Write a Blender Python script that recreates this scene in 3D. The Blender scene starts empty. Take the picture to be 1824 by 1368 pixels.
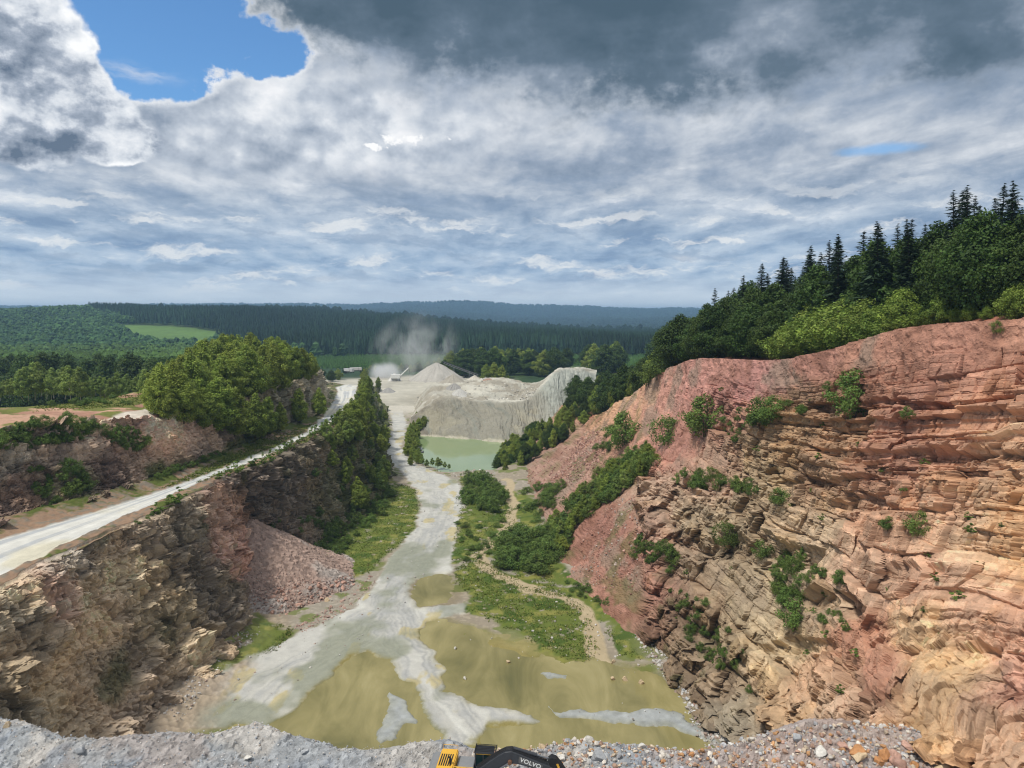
import bpy, math, random
import numpy as np

sc = bpy.context.scene
COL = sc.collection

# ------------------------------------------------------------------ camera
PW, PH, FOC = 1824.0, 1368.0, 1317.0
PITCH = math.atan(128 / FOC)
CAM_Z = 60.0
CP, SP = math.cos(PITCH), math.sin(PITCH)
cam_data = bpy.data.cameras.new("camera")
cam_data.sensor_width = 36.0
cam_data.lens = 36.0 * FOC / PW
cam_data.clip_start = 0.5
cam_data.clip_end = 60000.0
cam = bpy.data.objects.new("camera", cam_data)
cam.location = (0, 0, CAM_Z)
cam.rotation_euler = (math.pi / 2 - PITCH, 0, 0)
COL.objects.link(cam)
sc.camera = cam

# ------------------------------------------------------------------ exposure
sc.view_settings.view_transform = 'Standard'
sc.view_settings.look = 'None'
sc.view_settings.exposure = 0.12
sc.view_settings.gamma = 1.0
sc.view_settings.use_curve_mapping = False
sc.cycles.max_bounces = 6
sc.cycles.diffuse_bounces = 2
sc.cycles.glossy_bounces = 2
sc.cycles.transmission_bounces = 2
sc.cycles.transparent_max_bounces = 6
sc.cycles.volume_bounces = 2
sc.cycles.use_denoising = True
sc.cycles.pixel_filter_type = 'BLACKMAN_HARRIS'
sc.cycles.filter_width = 1.15
sc.cycles.volume_step_rate = 1.0
sc.cycles.volume_max_steps = 96

# ------------------------------------------------------------------ node expressions
class X:
    """A socket that builds Math nodes when it is added, multiplied ..."""
    def __init__(self, nt, sock):
        self.nt, self.s = nt, sock
    def _m(self, op, *args, clamp=False):
        n = self.nt.nodes.new('ShaderNodeMath')
        n.operation = op
        n.use_clamp = clamp
        for i, a in enumerate((self,) + args):
            if isinstance(a, X):
                self.nt.links.new(a.s, n.inputs[i])
            else:
                n.inputs[i].default_value = a
        return X(self.nt, n.outputs[0])
    def __add__(self, o): return self._m('ADD', o)
    __radd__ = __add__
    def __sub__(self, o): return self._m('SUBTRACT', o)
    def __rsub__(self, o): return (self * -1.0) + o
    def __mul__(self, o): return self._m('MULTIPLY', o)
    __rmul__ = __mul__
    def __truediv__(self, o): return self._m('DIVIDE', o)
    def max(self, o): return self._m('MAXIMUM', o)
    def min(self, o): return self._m('MINIMUM', o)
    def pow(self, o): return self._m('POWER', o)
    def abs(self): return self._m('ABSOLUTE')
    def sqrt(self): return self._m('SQRT')
    def clamp(self): return self._m('ADD', 0.0, clamp=True)
    def step(self, a, b):                       # smooth ramp from a (0) to b (1)
        n = self.nt.nodes.new('ShaderNodeMapRange')
        n.interpolation_type = 'SMOOTHSTEP'
        self.nt.links.new(self.s, n.inputs['Value'])
        lo, hi, t0, t1 = (a, b, 0.0, 1.0) if a < b else (b, a, 1.0, 0.0)
        n.inputs['From Min'].default_value = lo
        n.inputs['From Max'].default_value = hi
        n.inputs['To Min'].default_value = t0
        n.inputs['To Max'].default_value = t1
        return X(self.nt, n.outputs['Result'])

def n_vec(nt, x, y, z):
    n = nt.nodes.new('ShaderNodeCombineXYZ')
    for i, a in enumerate((x, y, z)):
        if isinstance(a, X):
            nt.links.new(a.s, n.inputs[i])
        else:
            n.inputs[i].default_value = a
    return X(nt, n.outputs[0])

def n_noise(nt, vec, scale, detail=4.0, rough=0.55, color=False, dist=0.0, lac=2.0):
    n = nt.nodes.new('ShaderNodeTexNoise')
    n.inputs['Scale'].default_value = scale
    n.inputs['Detail'].default_value = detail
    n.inputs['Roughness'].default_value = rough
    n.inputs['Lacunarity'].default_value = lac
    n.inputs['Distortion'].default_value = dist
    if vec is not None:
        nt.links.new(vec.s, n.inputs['Vector'])
    return X(nt, n.outputs['Color' if color else 'Fac'])

def n_voronoi(nt, vec, scale, feature='SMOOTH_F1', smooth=0.6, detail=0.0):
    n = nt.nodes.new('ShaderNodeTexVoronoi')
    n.feature = feature
    n.inputs['Scale'].default_value = scale
    n.inputs['Detail'].default_value = detail
    if feature == 'SMOOTH_F1':
        n.inputs['Smoothness'].default_value = smooth
    nt.links.new(vec.s, n.inputs['Vector'])
    return X(nt, n.outputs['Distance'])

def n_mix(nt, fac, a, b, mode='MIX'):
    n = nt.nodes.new('ShaderNodeMix')
    n.data_type = 'RGBA'
    n.blend_type = mode
    if isinstance(fac, X):
        nt.links.new(fac.s, n.inputs[0])
    else:
        n.inputs[0].default_value = fac
    for i, c in ((6, a), (7, b)):
        if isinstance(c, X):
            nt.links.new(c.s, n.inputs[i])
        else:
            n.inputs[i].default_value = (*c[:3], 1.0)
    return X(nt, n.outputs[2])

def n_ramp(nt, fac, stops):
    n = nt.nodes.new('ShaderNodeValToRGB')
    el = n.color_ramp.elements
    while len(el) < len(stops):
        el.new(0.5)
    for e, (p, c) in zip(el, stops):
        e.position = p
        e.color = (*c[:3], 1.0)
    nt.links.new(fac.s, n.inputs['Fac'])
    return X(nt, n.outputs['Color'])

def lin(r, g, b):
    f = lambda c: (c / 255 / 12.92) if c <= 10 else ((c / 255 + 0.055) / 1.055) ** 2.4
    return (f(r), f(g), f(b))

# ------------------------------------------------------------------ pixel rays (to lay out things at a chosen distance)
def ray(px, py):
    u, v = (px - PW / 2) / FOC, (PH / 2 - py) / FOC
    return np.array([u, CP + v * SP, -SP + v * CP])

def at_y(px, py, Y):
    d = ray(px, py)
    return np.array([0, 0, CAM_Z]) + d * (Y / d[1])

def at_z(px, py, z=0.0):
    d = ray(px, py)
    return np.array([0, 0, CAM_Z]) + d * ((z - CAM_Z) / d[2])

def project(P):
    P = np.asarray(P, float)
    x, y, z = P[..., 0], P[..., 1], P[..., 2] - CAM_Z
    dep = np.maximum(y * CP - z * SP, 0.1)
    up = y * SP + z * CP
    return PW / 2 + FOC * x / dep, PH / 2 - FOC * up / dep

# ------------------------------------------------------------------ sun and sky
SUN_EL, SUN_AZ = math.radians(60), math.radians(-128)      # azimuth from +Y, negative = to the left
sun_data = bpy.data.lights.new("sun", 'SUN')
sun_data.energy = 2.8
sun_data.angle = math.radians(6.0)
sun_data.color = (1.0, 0.95, 0.87)
sun = bpy.data.objects.new("sun", sun_data)
sun.rotation_euler = (math.pi / 2 - SUN_EL, 0, math.pi - SUN_AZ)
sun.location = (-200, 100, 300)
COL.objects.link(sun)
# aim exactly: the lamp's -Z must point away from the sun
from mathutils import Vector
_s = Vector((math.sin(SUN_AZ) * math.cos(SUN_EL), math.cos(SUN_AZ) * math.cos(SUN_EL), math.sin(SUN_EL)))
sun.rotation_euler = (-_s).to_track_quat('-Z', 'Y').to_euler()

world = bpy.data.worlds.new("World")
sc.world = world
world.use_nodes = True

def build_sky():
    nt = world.node_tree
    for n in list(nt.nodes):
        nt.nodes.remove(n)
    out = nt.nodes.new('ShaderNodeOutputWorld')
    sky = nt.nodes.new('ShaderNodeTexSky')
    sky.sky_type = 'NISHITA'
    sky.sun_disc = False
    sky.sun_elevation = SUN_EL
    sky.sun_rotation = SUN_AZ
    sky.air_density = 1.0
    sky.dust_density = 0.4
    bg_sky = nt.nodes.new('ShaderNodeBackground')
    bg_sky.inputs['Strength'].default_value = 0.125
    tint = n_mix(nt, 1.0, X(nt, sky.outputs[0]), (0.58, 0.88, 1.12), 'MULTIPLY')
    nt.links.new(tint.s, bg_sky.inputs['Color'])
    tc = nt.nodes.new('ShaderNodeTexCoord')
    sep = nt.nodes.new('ShaderNodeSeparateXYZ')
    nt.links.new(tc.outputs['Generated'], sep.inputs[0])
    x, y, z = (X(nt, sep.outputs[i]) for i in range(3))
    zc = z.max(0.0)
    az = x._m('ARCTAN2', y)
    el = z._m('ARCSINE')
    def pixel(px, py):
        d = ray(px, py); d = d / np.linalg.norm(d)
        return math.atan2(d[0], d[1]), math.asin(d[2])
    # cloud deck seen in perspective
    deck_x = x / (zc + 0.10) * 1.75
    deck_y = y / (zc + 0.10)
    deck = n_vec(nt, deck_x, deck_y, 0.37)
    # upright cumulus coordinates, and the same a step towards the sun for the lit sides of the billows
    face = n_vec(nt, az, el * 1.3, 4.1)
    face_sun = n_vec(nt, az - 0.008, el * 1.3 + 0.014, 4.1)
    warp = n_noise(nt, face, 10.0, 6, 0.58)
    relief = (warp - n_noise(nt, face_sun, 10.0, 6, 0.58)) * 2.6
    warp2 = n_noise(nt, n_vec(nt, az, el * 1.2, 9.3), 34.0, 4, 0.62)
    nwarp = (warp - 0.5) * 2.2 + (warp2 - 0.5) * 1.1
    big = n_noise(nt, deck, 0.55, 2, 0.5)
    fine = n_noise(nt, deck, 1.7, 7, 0.56, dist=0.25)
    up = zc * 1.07 + 0.012
    fine_up = n_noise(nt, n_vec(nt, x / (up + 0.10) * 1.75, y / (up + 0.10), 0.37), 1.7, 7, 0.56, dist=0.25)
    roll = fine - fine_up
    puff = n_voronoi(nt, n_vec(nt, az + nwarp * 0.012, el * 1.3 + nwarp * 0.012, 1.0), 13.0, 'SMOOTH_F1', 0.45)
    puff2 = n_voronoi(nt, n_vec(nt, az + nwarp * 0.008, el * 1.2 + nwarp * 0.008, 5.0), 36.0, 'SMOOTH_F1', 0.45)
    billow = (0.36 - puff) * 1.0 + (0.36 - puff2) * 0.5
    # --- grey-white stratocumulus deck
    stripes = n_noise(nt, n_vec(nt, az * 2.0, el * 11.0 + nwarp * 0.16, 7.7), 2.3, 5, 0.6)
    val = big * 0.55 + fine * 0.40 + (warp - 0.5) * 0.14 + relief * 0.16 + roll * 0.36 - 0.015 - el.step(0.22, 0.10) * 0.03
    val = val + (stripes - 0.5) * (0.12 + el.step(0.20, 0.02) * 0.20)
    bright_mid = (el - 0.20).abs().step(0.14, 0.0)
    val = val + bright_mid * 0.05 - 0.0
    deck_col = n_ramp(nt, val, [(0.28, lin(120, 138, 160)), (0.42, lin(152, 165, 183)),
                                (0.54, lin(184, 192, 203)), (0.66, lin(214, 218, 224)), (0.80, lin(246, 247, 248))])
    low_col = n_ramp(nt, val, [(0.26, lin(128, 154, 186)), (0.42, lin(160, 182, 206)),
                               (0.60, lin(186, 202, 219)), (0.74, lin(224, 229, 234)), (0.88, lin(248, 246, 240))])
    col = n_mix(nt, el.step(0.19, 0.05), deck_col, low_col)
    # little upright cumulus heads in rows above the horizon
    # broken bright tops in uneven rows above the horizon
    rows = n_noise(nt, n_vec(nt, az * 3.0 + nwarp * 0.05, el * 13.0 + nwarp * 0.22, 3.3), 2.4, 5, 0.6)
    rows_up = n_noise(nt, n_vec(nt, az * 3.0 + nwarp * 0.05, el * 13.0 + 0.16 + nwarp * 0.22, 3.3), 2.4, 5, 0.6)
    tops = (rows - rows_up).step(0.02, 0.16) * rows.step(0.46, 0.60) * el.step(0.01, 0.04) * el.step(0.19, 0.10)
    col = n_mix(nt, tops * 0.65, col, lin(240, 240, 238))
    base = (rows_up - rows).step(0.02, 0.16) * el.step(0.02, 0.05) * el.step(0.22, 0.12)
    col = n_mix(nt, base * 0.45, col, lin(126, 148, 176))
    # pale milky band on the horizon
    col = n_mix(nt, el.step(0.06, 0.004) * 0.85, col, lin(220, 229, 237))
    def blob(px, py, rx, ry, amp):
        a0, e0 = pixel(px, py)
        a1, e1 = pixel(px + rx, py)
        a2, e2 = pixel(px, py - ry)
        da = (az - a0) / abs(a1 - a0)
        de = (el - e0) / abs(e2 - e0)
        return (da * da + de * de).sqrt() + nwarp * amp
    # --- bright bank that borders the blue gap from below
    bank = blob(520, 225, 420, 120, 0.4)
    bank_l = relief * 0.6 + billow * 0.8 + (warp2 - 0.5) * 0.3 + 0.66
    bank_col = n_ramp(nt, bank_l, [(0.05, lin(138, 151, 169)), (0.40, lin(190, 198, 209)), (0.62, lin(224, 228, 233)), (0.88, lin(250, 250, 251))])
    col = n_mix(nt, bank.step(1.1, 0.5) * 0.85, col, bank_col)
    # --- the blue gap
    def metaball(blobs):
        f = None
        for b in blobs:
            d = blob(*b, 0.0)
            g = (d * d * -1.1)._m('EXPONENT')
            f = g if f is None else f + g
        return (f + 0.02).max(0.02)
    gap = metaball([(330, -10, 190, 110), (455, 85, 95, 52), (275, 130, 110, 58), (215, 60, 80, 90)]).pow(-1.0) * 0.40 - billow * 0.55 + nwarp * 0.28 + (warp2 - 0.5) * 0.9 + 0.05
    rim = gap.step(1.5, 0.95)
    col = n_mix(nt, rim * 0.7 * el.step(0.02, 0.1), col, n_mix(nt, (relief * 1.6 + 0.6).clamp(), lin(206, 212, 220), lin(252, 252, 252)))
    # --- slate coloured cloud across the top
    top_e, low_e = pixel(600, -30)[1], pixel(600, 150)[1]
    edge = az.step(pixel(330, 100)[0], pixel(720, 100)[0]) * (low_e - top_e) + top_e
    edge = edge - az.step(pixel(700, 100)[0], pixel(1100, 100)[0]) * 0.030
    slate_d = el - edge + nwarp * 0.075
    slate = slate_d.step(-0.02, 0.045)
    sl_tone = n_noise(nt, n_vec(nt, az * 1.1, el * 2.4, 3.0), 4.0, 5, 0.55) + slate_d.step(0.0, 0.12) * -0.25 + az.step(0.15, 0.6) * 0.05 + relief * 0.05
    slate_col = n_ramp(nt, sl_tone, [(0.18, lin(74, 94, 110)), (0.38, lin(96, 114, 131)), (0.52, lin(136, 149, 165)), (0.70, lin(200, 206, 214))])
    high = el.step(0.42, 0.75)
    col = n_mix(nt, slate, col, slate_col)
    # --- towering cumulus at the left edge
    cum = metaball([(30, 80, 150, 130), (130, 190, 90, 60), (-40, 240, 250, 66), (205, 232, 95, 46)]).pow(-1.0) * 0.40 - billow * 0.75 + nwarp * 0.12 + (warp2 - 0.5) * 0.5
    cl = relief * 0.8 + billow * 0.7 + (warp2 - 0.5) * 0.5 + (warp - 0.5) * 0.6 + 0.70
    cl = cl + cum.step(0.6, 1.0) * 0.30 - blob(20, 252, 260, 42, 0.3).step(1.4, 0.2) * 0.36 - blob(40, 80, 100, 80, 0.4).step(1.4, 0.1) * 0.16
    cum_col = n_ramp(nt, cl, [(0.0, lin(98, 114, 134)), (0.36, lin(160, 170, 185)), (0.58, lin(208, 214, 222)), (0.98, lin(248, 249, 250))])
    cmask = cum.step(1.10, 0.90)
    col = n_mix(nt, cmask, col, cum_col)
    # --- overhead and behind the camera: bright broken cloud
    col = n_mix(nt, high, col, n_ramp(nt, fine, [(0.3, lin(150, 160, 172)), (0.7, lin(235, 236, 238))]))
    gmask = gap.step(1.10, 0.84) * (1.0 - cmask) * (1.0 - slate_d.step(-0.012, 0.012))
    gmask = gmask.max(blob(1565, 266, 75, 9, 0.9).step(1.5, 0.2) * 0.7)
    wisp = stripes.step(0.5, 0.7) * blob(250, 130, 110, 30, 0.3).step(1.1, 0.2) * 0.5
    gmask = gmask * (1.0 - wisp)
    tuft = (blob(728, 246, 46, 12, 1.6).min(blob(660, 258, 22, 8, 1.6)) + (warp2 - 0.5) * 3.0).step(1.1, 0.6)
    col = n_mix(nt, tuft, col, lin(248, 248, 248))
    bg_c = nt.nodes.new('ShaderNodeBackground')
    nt.links.new(col.s, bg_c.inputs['Color'])
    bg_c.inputs['Strength'].default_value = 1.0
    mx = nt.nodes.new('ShaderNodeMixShader')
    nt.links.new((1.0 - gmask).s, mx.inputs[0])
    nt.links.new(bg_sky.outputs[0], mx.inputs[1])
    nt.links.new(bg_c.outputs[0], mx.inputs[2])
    nt.links.new(mx.outputs[0], out.inputs['Surface'])
build_sky()
# ------------------------------------------------------------------ numpy noise
def _h(ix, iy, iz, seed):
    n = (ix.astype(np.int64) * 374761393 + iy.astype(np.int64) * 668265263 + iz.astype(np.int64) * 2147483647 + seed * 1274126177) & 0xFFFFFFFF
    n = ((n ^ (n >> 13)) * 1274126177) & 0xFFFFFFFF
    n = ((n ^ (n >> 16)) * 2246822519) & 0xFFFFFFFF
    n = n ^ (n >> 15)
    return (n & 0xFFFFFF).astype(np.float32) / np.float32(0xFFFFFF)

def vnoise(P, seed=0):
    P = np.asarray(P, np.float32)
    i = np.floor(P).astype(np.int64)
    f = P - i
    f = f * f * f * (f * (f * 6 - 15) + 10)
    r = 0
    for dx in (0, 1):
        wx = f[..., 0] if dx else 1 - f[..., 0]
        for dy in (0, 1):
            wy = f[..., 1] if dy else 1 - f[..., 1]
            for dz in (0, 1):
                wz = f[..., 2] if dz else 1 - f[..., 2]
                r = r + wx * wy * wz * _h(i[..., 0] + dx, i[..., 1] + dy, i[..., 2] + dz, seed)
    return r * 2 - 1

def fbm(P, octaves=5, seed=0, gain=0.5, lac=2.03):
    P = np.asarray(P, np.float32)
    a, r, t = 1.0, 0.0, 0.0
    for o in range(octaves):
        r = r + a * vnoise(P + 17.3 * o, seed + o)
        t += a
        P = P * lac
        a *= gain
    return r / t

def ridged(P, octaves=4, seed=0):
    P = np.asarray(P, np.float32)
    a, r, t = 1.0, 0.0, 0.0
    for o in range(octaves):
        r = r + a * (1 - 2 * np.abs(vnoise(P + 11.1 * o, seed + o)))
        t += a
        P = P * 2.1
        a *= 0.5
    return r / t

def worley(P, seed=0, jit=0.9):
    """F1, F2, random numbers of the nearest cell (3) and the offset from its point."""
    P = np.asarray(P, np.float32)
    i = np.floor(P).astype(np.int64)
    sh = P.shape[:-1]
    f1 = np.full(sh, 1e9, np.float32)
    f2 = f1.copy()
    cid = np.zeros(P.shape, np.int64)
    off = np.zeros(P.shape, np.float32)
    for dx in (-1, 0, 1):
        for dy in (-1, 0, 1):
            for dz in (-1, 0, 1):
                c = i + np.array([dx, dy, dz])
                q = np.stack([_h(c[..., 0], c[..., 1], c[..., 2], seed + k) for k in range(3)], -1)
                v = P - (c + 0.5 + (q - 0.5) * jit)
                d = np.abs(v).max(-1) * 0.5 + np.sqrt((v * v).sum(-1)) * 0.5
                near = d < f1
                f2 = np.where(near, f1, np.minimum(f2, d))
                f1 = np.where(near, d, f1)
                cid = np.where(near[..., None], c, cid)
                off = np.where(near[..., None], v, off)
    rnd = np.stack([_h(cid[..., 0], cid[..., 1], cid[..., 2], seed + 50 + k) for k in range(3)], -1)
    return f1, f2, rnd, off

def smooth(x, a, b):
    t = np.clip((x - a) / (b - a), 0, 1)
    return t * t * (3 - 2 * t)

# ------------------------------------------------------------------ grids
def catmull(C, axis, n, params=None):
    """Resample the control array C along AXIS to n samples."""
    C = np.moveaxis(np.asarray(C, float), axis, 0)
    k = C.shape[0]
    t = np.linspace(0, k - 1, n) if params is None else params
    i = np.clip(np.floor(t).astype(int), 0, k - 2)
    f = (t - i).reshape((-1,) + (1,) * (C.ndim - 1))
    ext = np.concatenate([2 * C[:1] - C[1:2], C, 2 * C[-1:] - C[-2:-1]], 0)
    p0, p1, p2, p3 = ext[i], ext[i + 1], ext[i + 2], ext[i + 3]
    R = 0.5 * (2 * p1 + (p2 - p0) * f + (2 * p0 - 5 * p1 + 4 * p2 - p3) * f ** 2 + (3 * p1 - p0 - 3 * p2 + p3) * f ** 3)
    return np.moveaxis(R, 0, axis)

def normals(P):
    du = np.gradient(P, axis=1)
    dv = np.gradient(P, axis=0)
    n = np.cross(du, dv)
    return n / np.maximum(np.linalg.norm(n, axis=-1, keepdims=True), 1e-9)

def add_colors(me, cols):
    at = me.attributes.new("Col", 'FLOAT_COLOR', 'POINT')
    c = np.ones((len(me.vertices), 4), np.float32)
    c[:, :3] = np.asarray(cols, np.float32).reshape(-1, 3)
    at.data.foreach_set("color", c.ravel())

def raw_mesh(name, verts, faces_list, mats, cols=None, mat_idx=None, smooth_faces=False):
    """faces_list: list of (n,k) integer arrays."""
    me = bpy.data.meshes.new(name)
    verts = np.asarray(verts, np.float32).reshape(-1, 3)
    me.vertices.add(len(verts))
    me.vertices.foreach_set("co", verts.ravel())
    loops = np.concatenate([f.ravel() for f in faces_list]).astype(np.int32)
    sizes = np.concatenate([np.full(len(f), f.shape[1], np.int32) for f in faces_list])
    starts = np.concatenate([[0], np.cumsum(sizes)[:-1]]).astype(np.int32)
    me.loops.add(len(loops))
    me.loops.foreach_set("vertex_index", loops)
    me.polygons.add(len(sizes))
    me.polygons.foreach_set("loop_start", starts)
    for m in (mats if isinstance(mats, (list, tuple)) else [mats]):
        me.materials.append(m)
    if mat_idx is not None:
        me.polygons.foreach_set("material_index", np.asarray(mat_idx, np.int32))
    me.polygons.foreach_set("use_smooth", np.full(len(sizes), smooth_faces, bool))
    me.update(calc_edges=True)
    if cols is not None:
        add_colors(me, cols)
    return me

def grid_faces(R, S):
    a = (np.arange(R - 1)[:, None] * S + np.arange(S - 1)[None]).ravel()
    return np.stack([a, a + 1, a + S + 1, a + S], 1)

def link(name, me, parent=None, **props):
    o = bpy.data.objects.new(name, me)
    COL.objects.link(o)
    if parent is not None:
        o.parent = parent
    for k, v in props.items():
        o[k] = v
    return o

def grid_object(name, P, cols, mat, smooth_faces=False, kind='structure', **props):
    R, S = P.shape[:2]
    f = grid_faces(R, S)
    n = normals(P)
    if n[..., 2].mean() < 0:                     # faces look up
        f = f[:, ::-1]
    me = raw_mesh(name, P, [f], mat, cols.reshape(-1, 3), smooth_faces=smooth_faces)
    return link(name, me, kind=kind, **props)

def in_poly(x, y, poly):
    r = np.zeros(np.shape(x), bool)
    n = len(poly)
    for i in range(n):
        x0, y0 = poly[i]
        x1, y1 = poly[(i + 1) % n]
        c = ((y0 > y) != (y1 > y)) & (x < (x1 - x0) * (y - y0) / (y1 - y0 + 1e-12) + x0)
        r ^= c
    return r

def poly_sd(x, y, poly):
    """Signed distance to a polygon, positive inside."""
    d = np.full(np.shape(x), 1e9)
    n = len(poly)
    for i in range(n):
        x0, y0 = poly[i]
        x1, y1 = poly[(i + 1) % n]
        ex, ey = x1 - x0, y1 - y0
        t = np.clip(((x - x0) * ex + (y - y0) * ey) / (ex * ex + ey * ey + 1e-12), 0, 1)
        d = np.minimum(d, np.hypot(x - x0 - t * ex, y - y0 - t * ey))
    return np.where(in_poly(x, y, poly), d, -d)

def line_d(x, y, pts):
    d = np.full(np.shape(x), 1e9)
    for (x0, y0), (x1, y1) in zip(pts[:-1], pts[1:]):
        ex, ey = x1 - x0, y1 - y0
        t = np.clip(((x - x0) * ex + (y - y0) * ey) / (ex * ex + ey * ey + 1e-12), 0, 1)
        d = np.minimum(d, np.hypot(x - x0 - t * ex, y - y0 - t * ey))
    return d

def blend_sites(a, b, sites, power=3.0, soft=20.0):
    """Rock colours between named sites of the wall (a, b run along and up it)."""
    num = np.zeros(np.shape(a) + (3,))
    den = np.zeros(np.shape(a))
    for sx, sy, rgb in sites:
        w = 1.0 / (((a - sx) ** 2 + (b - sy) ** 2) / soft ** 2 + 1.0) ** (power / 2)
        w = w ** 2
        num += w[..., None] * np.array(lin(*rgb))
        den += w
    return num / den[..., None]

def desat(c, f):
    g = (c * np.array([0.3, 0.55, 0.15])).sum(-1, keepdims=True)
    return c * (1 - f) + g * f

def mix3(a, b, t):
    t = np.asarray(t)[..., None]
    return a * (1 - t) + np.asarray(b) * t

# ------------------------------------------------------------------ materials
def new_mat(name):
    m = bpy.data.materials.new(name)
    m.use_nodes = True
    nt = m.node_tree
    b = nt.nodes['Principled BSDF']
    b.inputs['Roughness'].default_value = 0.85
    b.inputs['Specular IOR Level'].default_value = 0.25
    return m, nt, b

def obj_coord(nt):
    n = nt.nodes.new('ShaderNodeTexCoord')
    return X(nt, n.outputs['Object'])

def add_bump(nt, b, h, strength, dist):
    n = nt.nodes.new('ShaderNodeBump')
    n.inputs['Strength'].default_value = strength
    n.inputs['Distance'].default_value = dist
    nt.links.new(h.s, n.inputs['Height'])
    nt.links.new(n.outputs[0], b.inputs['Normal'])

def earth_mat(name, scales=(1.2, 6.0), amt=0.5, bump=0.25, dist=0.3, rough=0.9, stretch=None):
    """Vertex coloured ground or rock broken up by grain at two scales."""
    m, nt, b = new_mat(name)
    at = nt.nodes.new('ShaderNodeAttribute')
    at.attribute_name = 'Col'
    co = obj_coord(nt)
    if stretch:
        mp = nt.nodes.new('ShaderNodeMapping')
        mp.inputs['Scale'].default_value = stretch
        nt.links.new(co.s, mp.inputs['Vector'])
        co = X(nt, mp.outputs[0])
    n1 = n_noise(nt, co, scales[0], 5, 0.62)
    n2 = n_noise(nt, co, scales[1], 3, 0.65)
    g = (n1 - 0.5) * amt * 1.6 + (n2 - 0.5) * amt * 1.4 + 1.0
    c = n_mix(nt, 1.0, X(nt, at.outputs['Color']), n_vec(nt, g, g, g), 'MULTIPLY')
    nt.links.new(c.s, b.inputs['Base Color'])
    b.inputs['Roughness'].default_value = rough
    add_bump(nt, b, n1 + n2 * 0.5, bump, dist)
    return m

def plain_mat(name, rgb, rough=0.6, metal=0.0, var=0.15, scale=3.0, bump=0.0, spec=0.4):
    m, nt, b = new_mat(name)
    co = obj_coord(nt)
    n = n_noise(nt, co, scale, 4, 0.6)
    g = (n - 0.5) * 2 * var + 1.0
    c = n_mix(nt, 1.0, rgb, n_vec(nt, g, g, g), 'MULTIPLY')
    nt.links.new(c.s, b.inputs['Base Color'])
    b.inputs['Roughness'].default_value = rough
    b.inputs['Metallic'].default_value = metal
    b.inputs['Specular IOR Level'].default_value = spec
    if bump:
        add_bump(nt, b, n, bump, 0.05)
    return m

M_ROCK = earth_mat('bedded_rock', (0.9, 4.5), 0.40, 0.4, 0.25, stretch=(0.8, 0.8, 2.4))
M_ROCK_L = earth_mat('brown_rock', (0.9, 4.5), 0.5, 0.4, 0.25)
M_SOIL = earth_mat('loose_soil', (1.0, 7.0), 0.5, 0.5, 0.2)
M_FLOOR = earth_mat('quarry_floor', (0.6, 5.0), 0.28, 0.3, 0.12)
M_ROAD = earth_mat('crushed_stone', (0.5, 6.0), 0.3, 0.2, 0.08)
M_SPOIL = earth_mat('spoil', (0.25, 1.5), 0.28, 0.4, 0.4, stretch=(1, 1, 0.35))
M_GRAVEL = earth_mat('bench_gravel', (0.8, 9.0), 0.7, 0.8, 0.15)
M_FAR = earth_mat('far_land', (0.02, 0.12), 0.5, 0.3, 2.0)
# ================================================================== THE SETTING
PATCH = {}

def rock_blocks(P, seed, size, amp, tilt=0.5, crack=0.15, rot=None):
    """Fractured blocks: every cell is pushed in or out and tilted; its borders are cracks."""
    Q = P @ rot.T if rot is not None else P
    Q = Q / np.array(size)
    Q = Q + 0.10 * np.stack([fbm(Q * 0.5 + k * 9.1, 2, seed + k) for k in range(3)], -1)
    f1, f2, rnd, off = worley(Q, seed)
    d = (rnd[..., 0] - 0.5) * 2 + tilt * (off * (rnd - 0.5) * 4).sum(-1)
    edge = 1 - smooth(f2 - f1, 0.0, 0.12)
    return amp * (d - crack * 1.2 * edge), rnd, edge

def strata(h, seed, thick, amp):
    """Bedding: each bed stands out or back by its own amount; h is measured across the beds."""
    q = h / thick
    i = np.floor(q).astype(np.int64)
    f = q - i
    z = np.zeros_like(i)
    a, b = _h(i, z, z, seed), _h(i + 1, z, z, seed)
    t = smooth(f, 0.80, 1.0)
    return amp * ((a * (1 - t) + b * t) - 0.5 + 0.15 * (1 - f))

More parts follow.
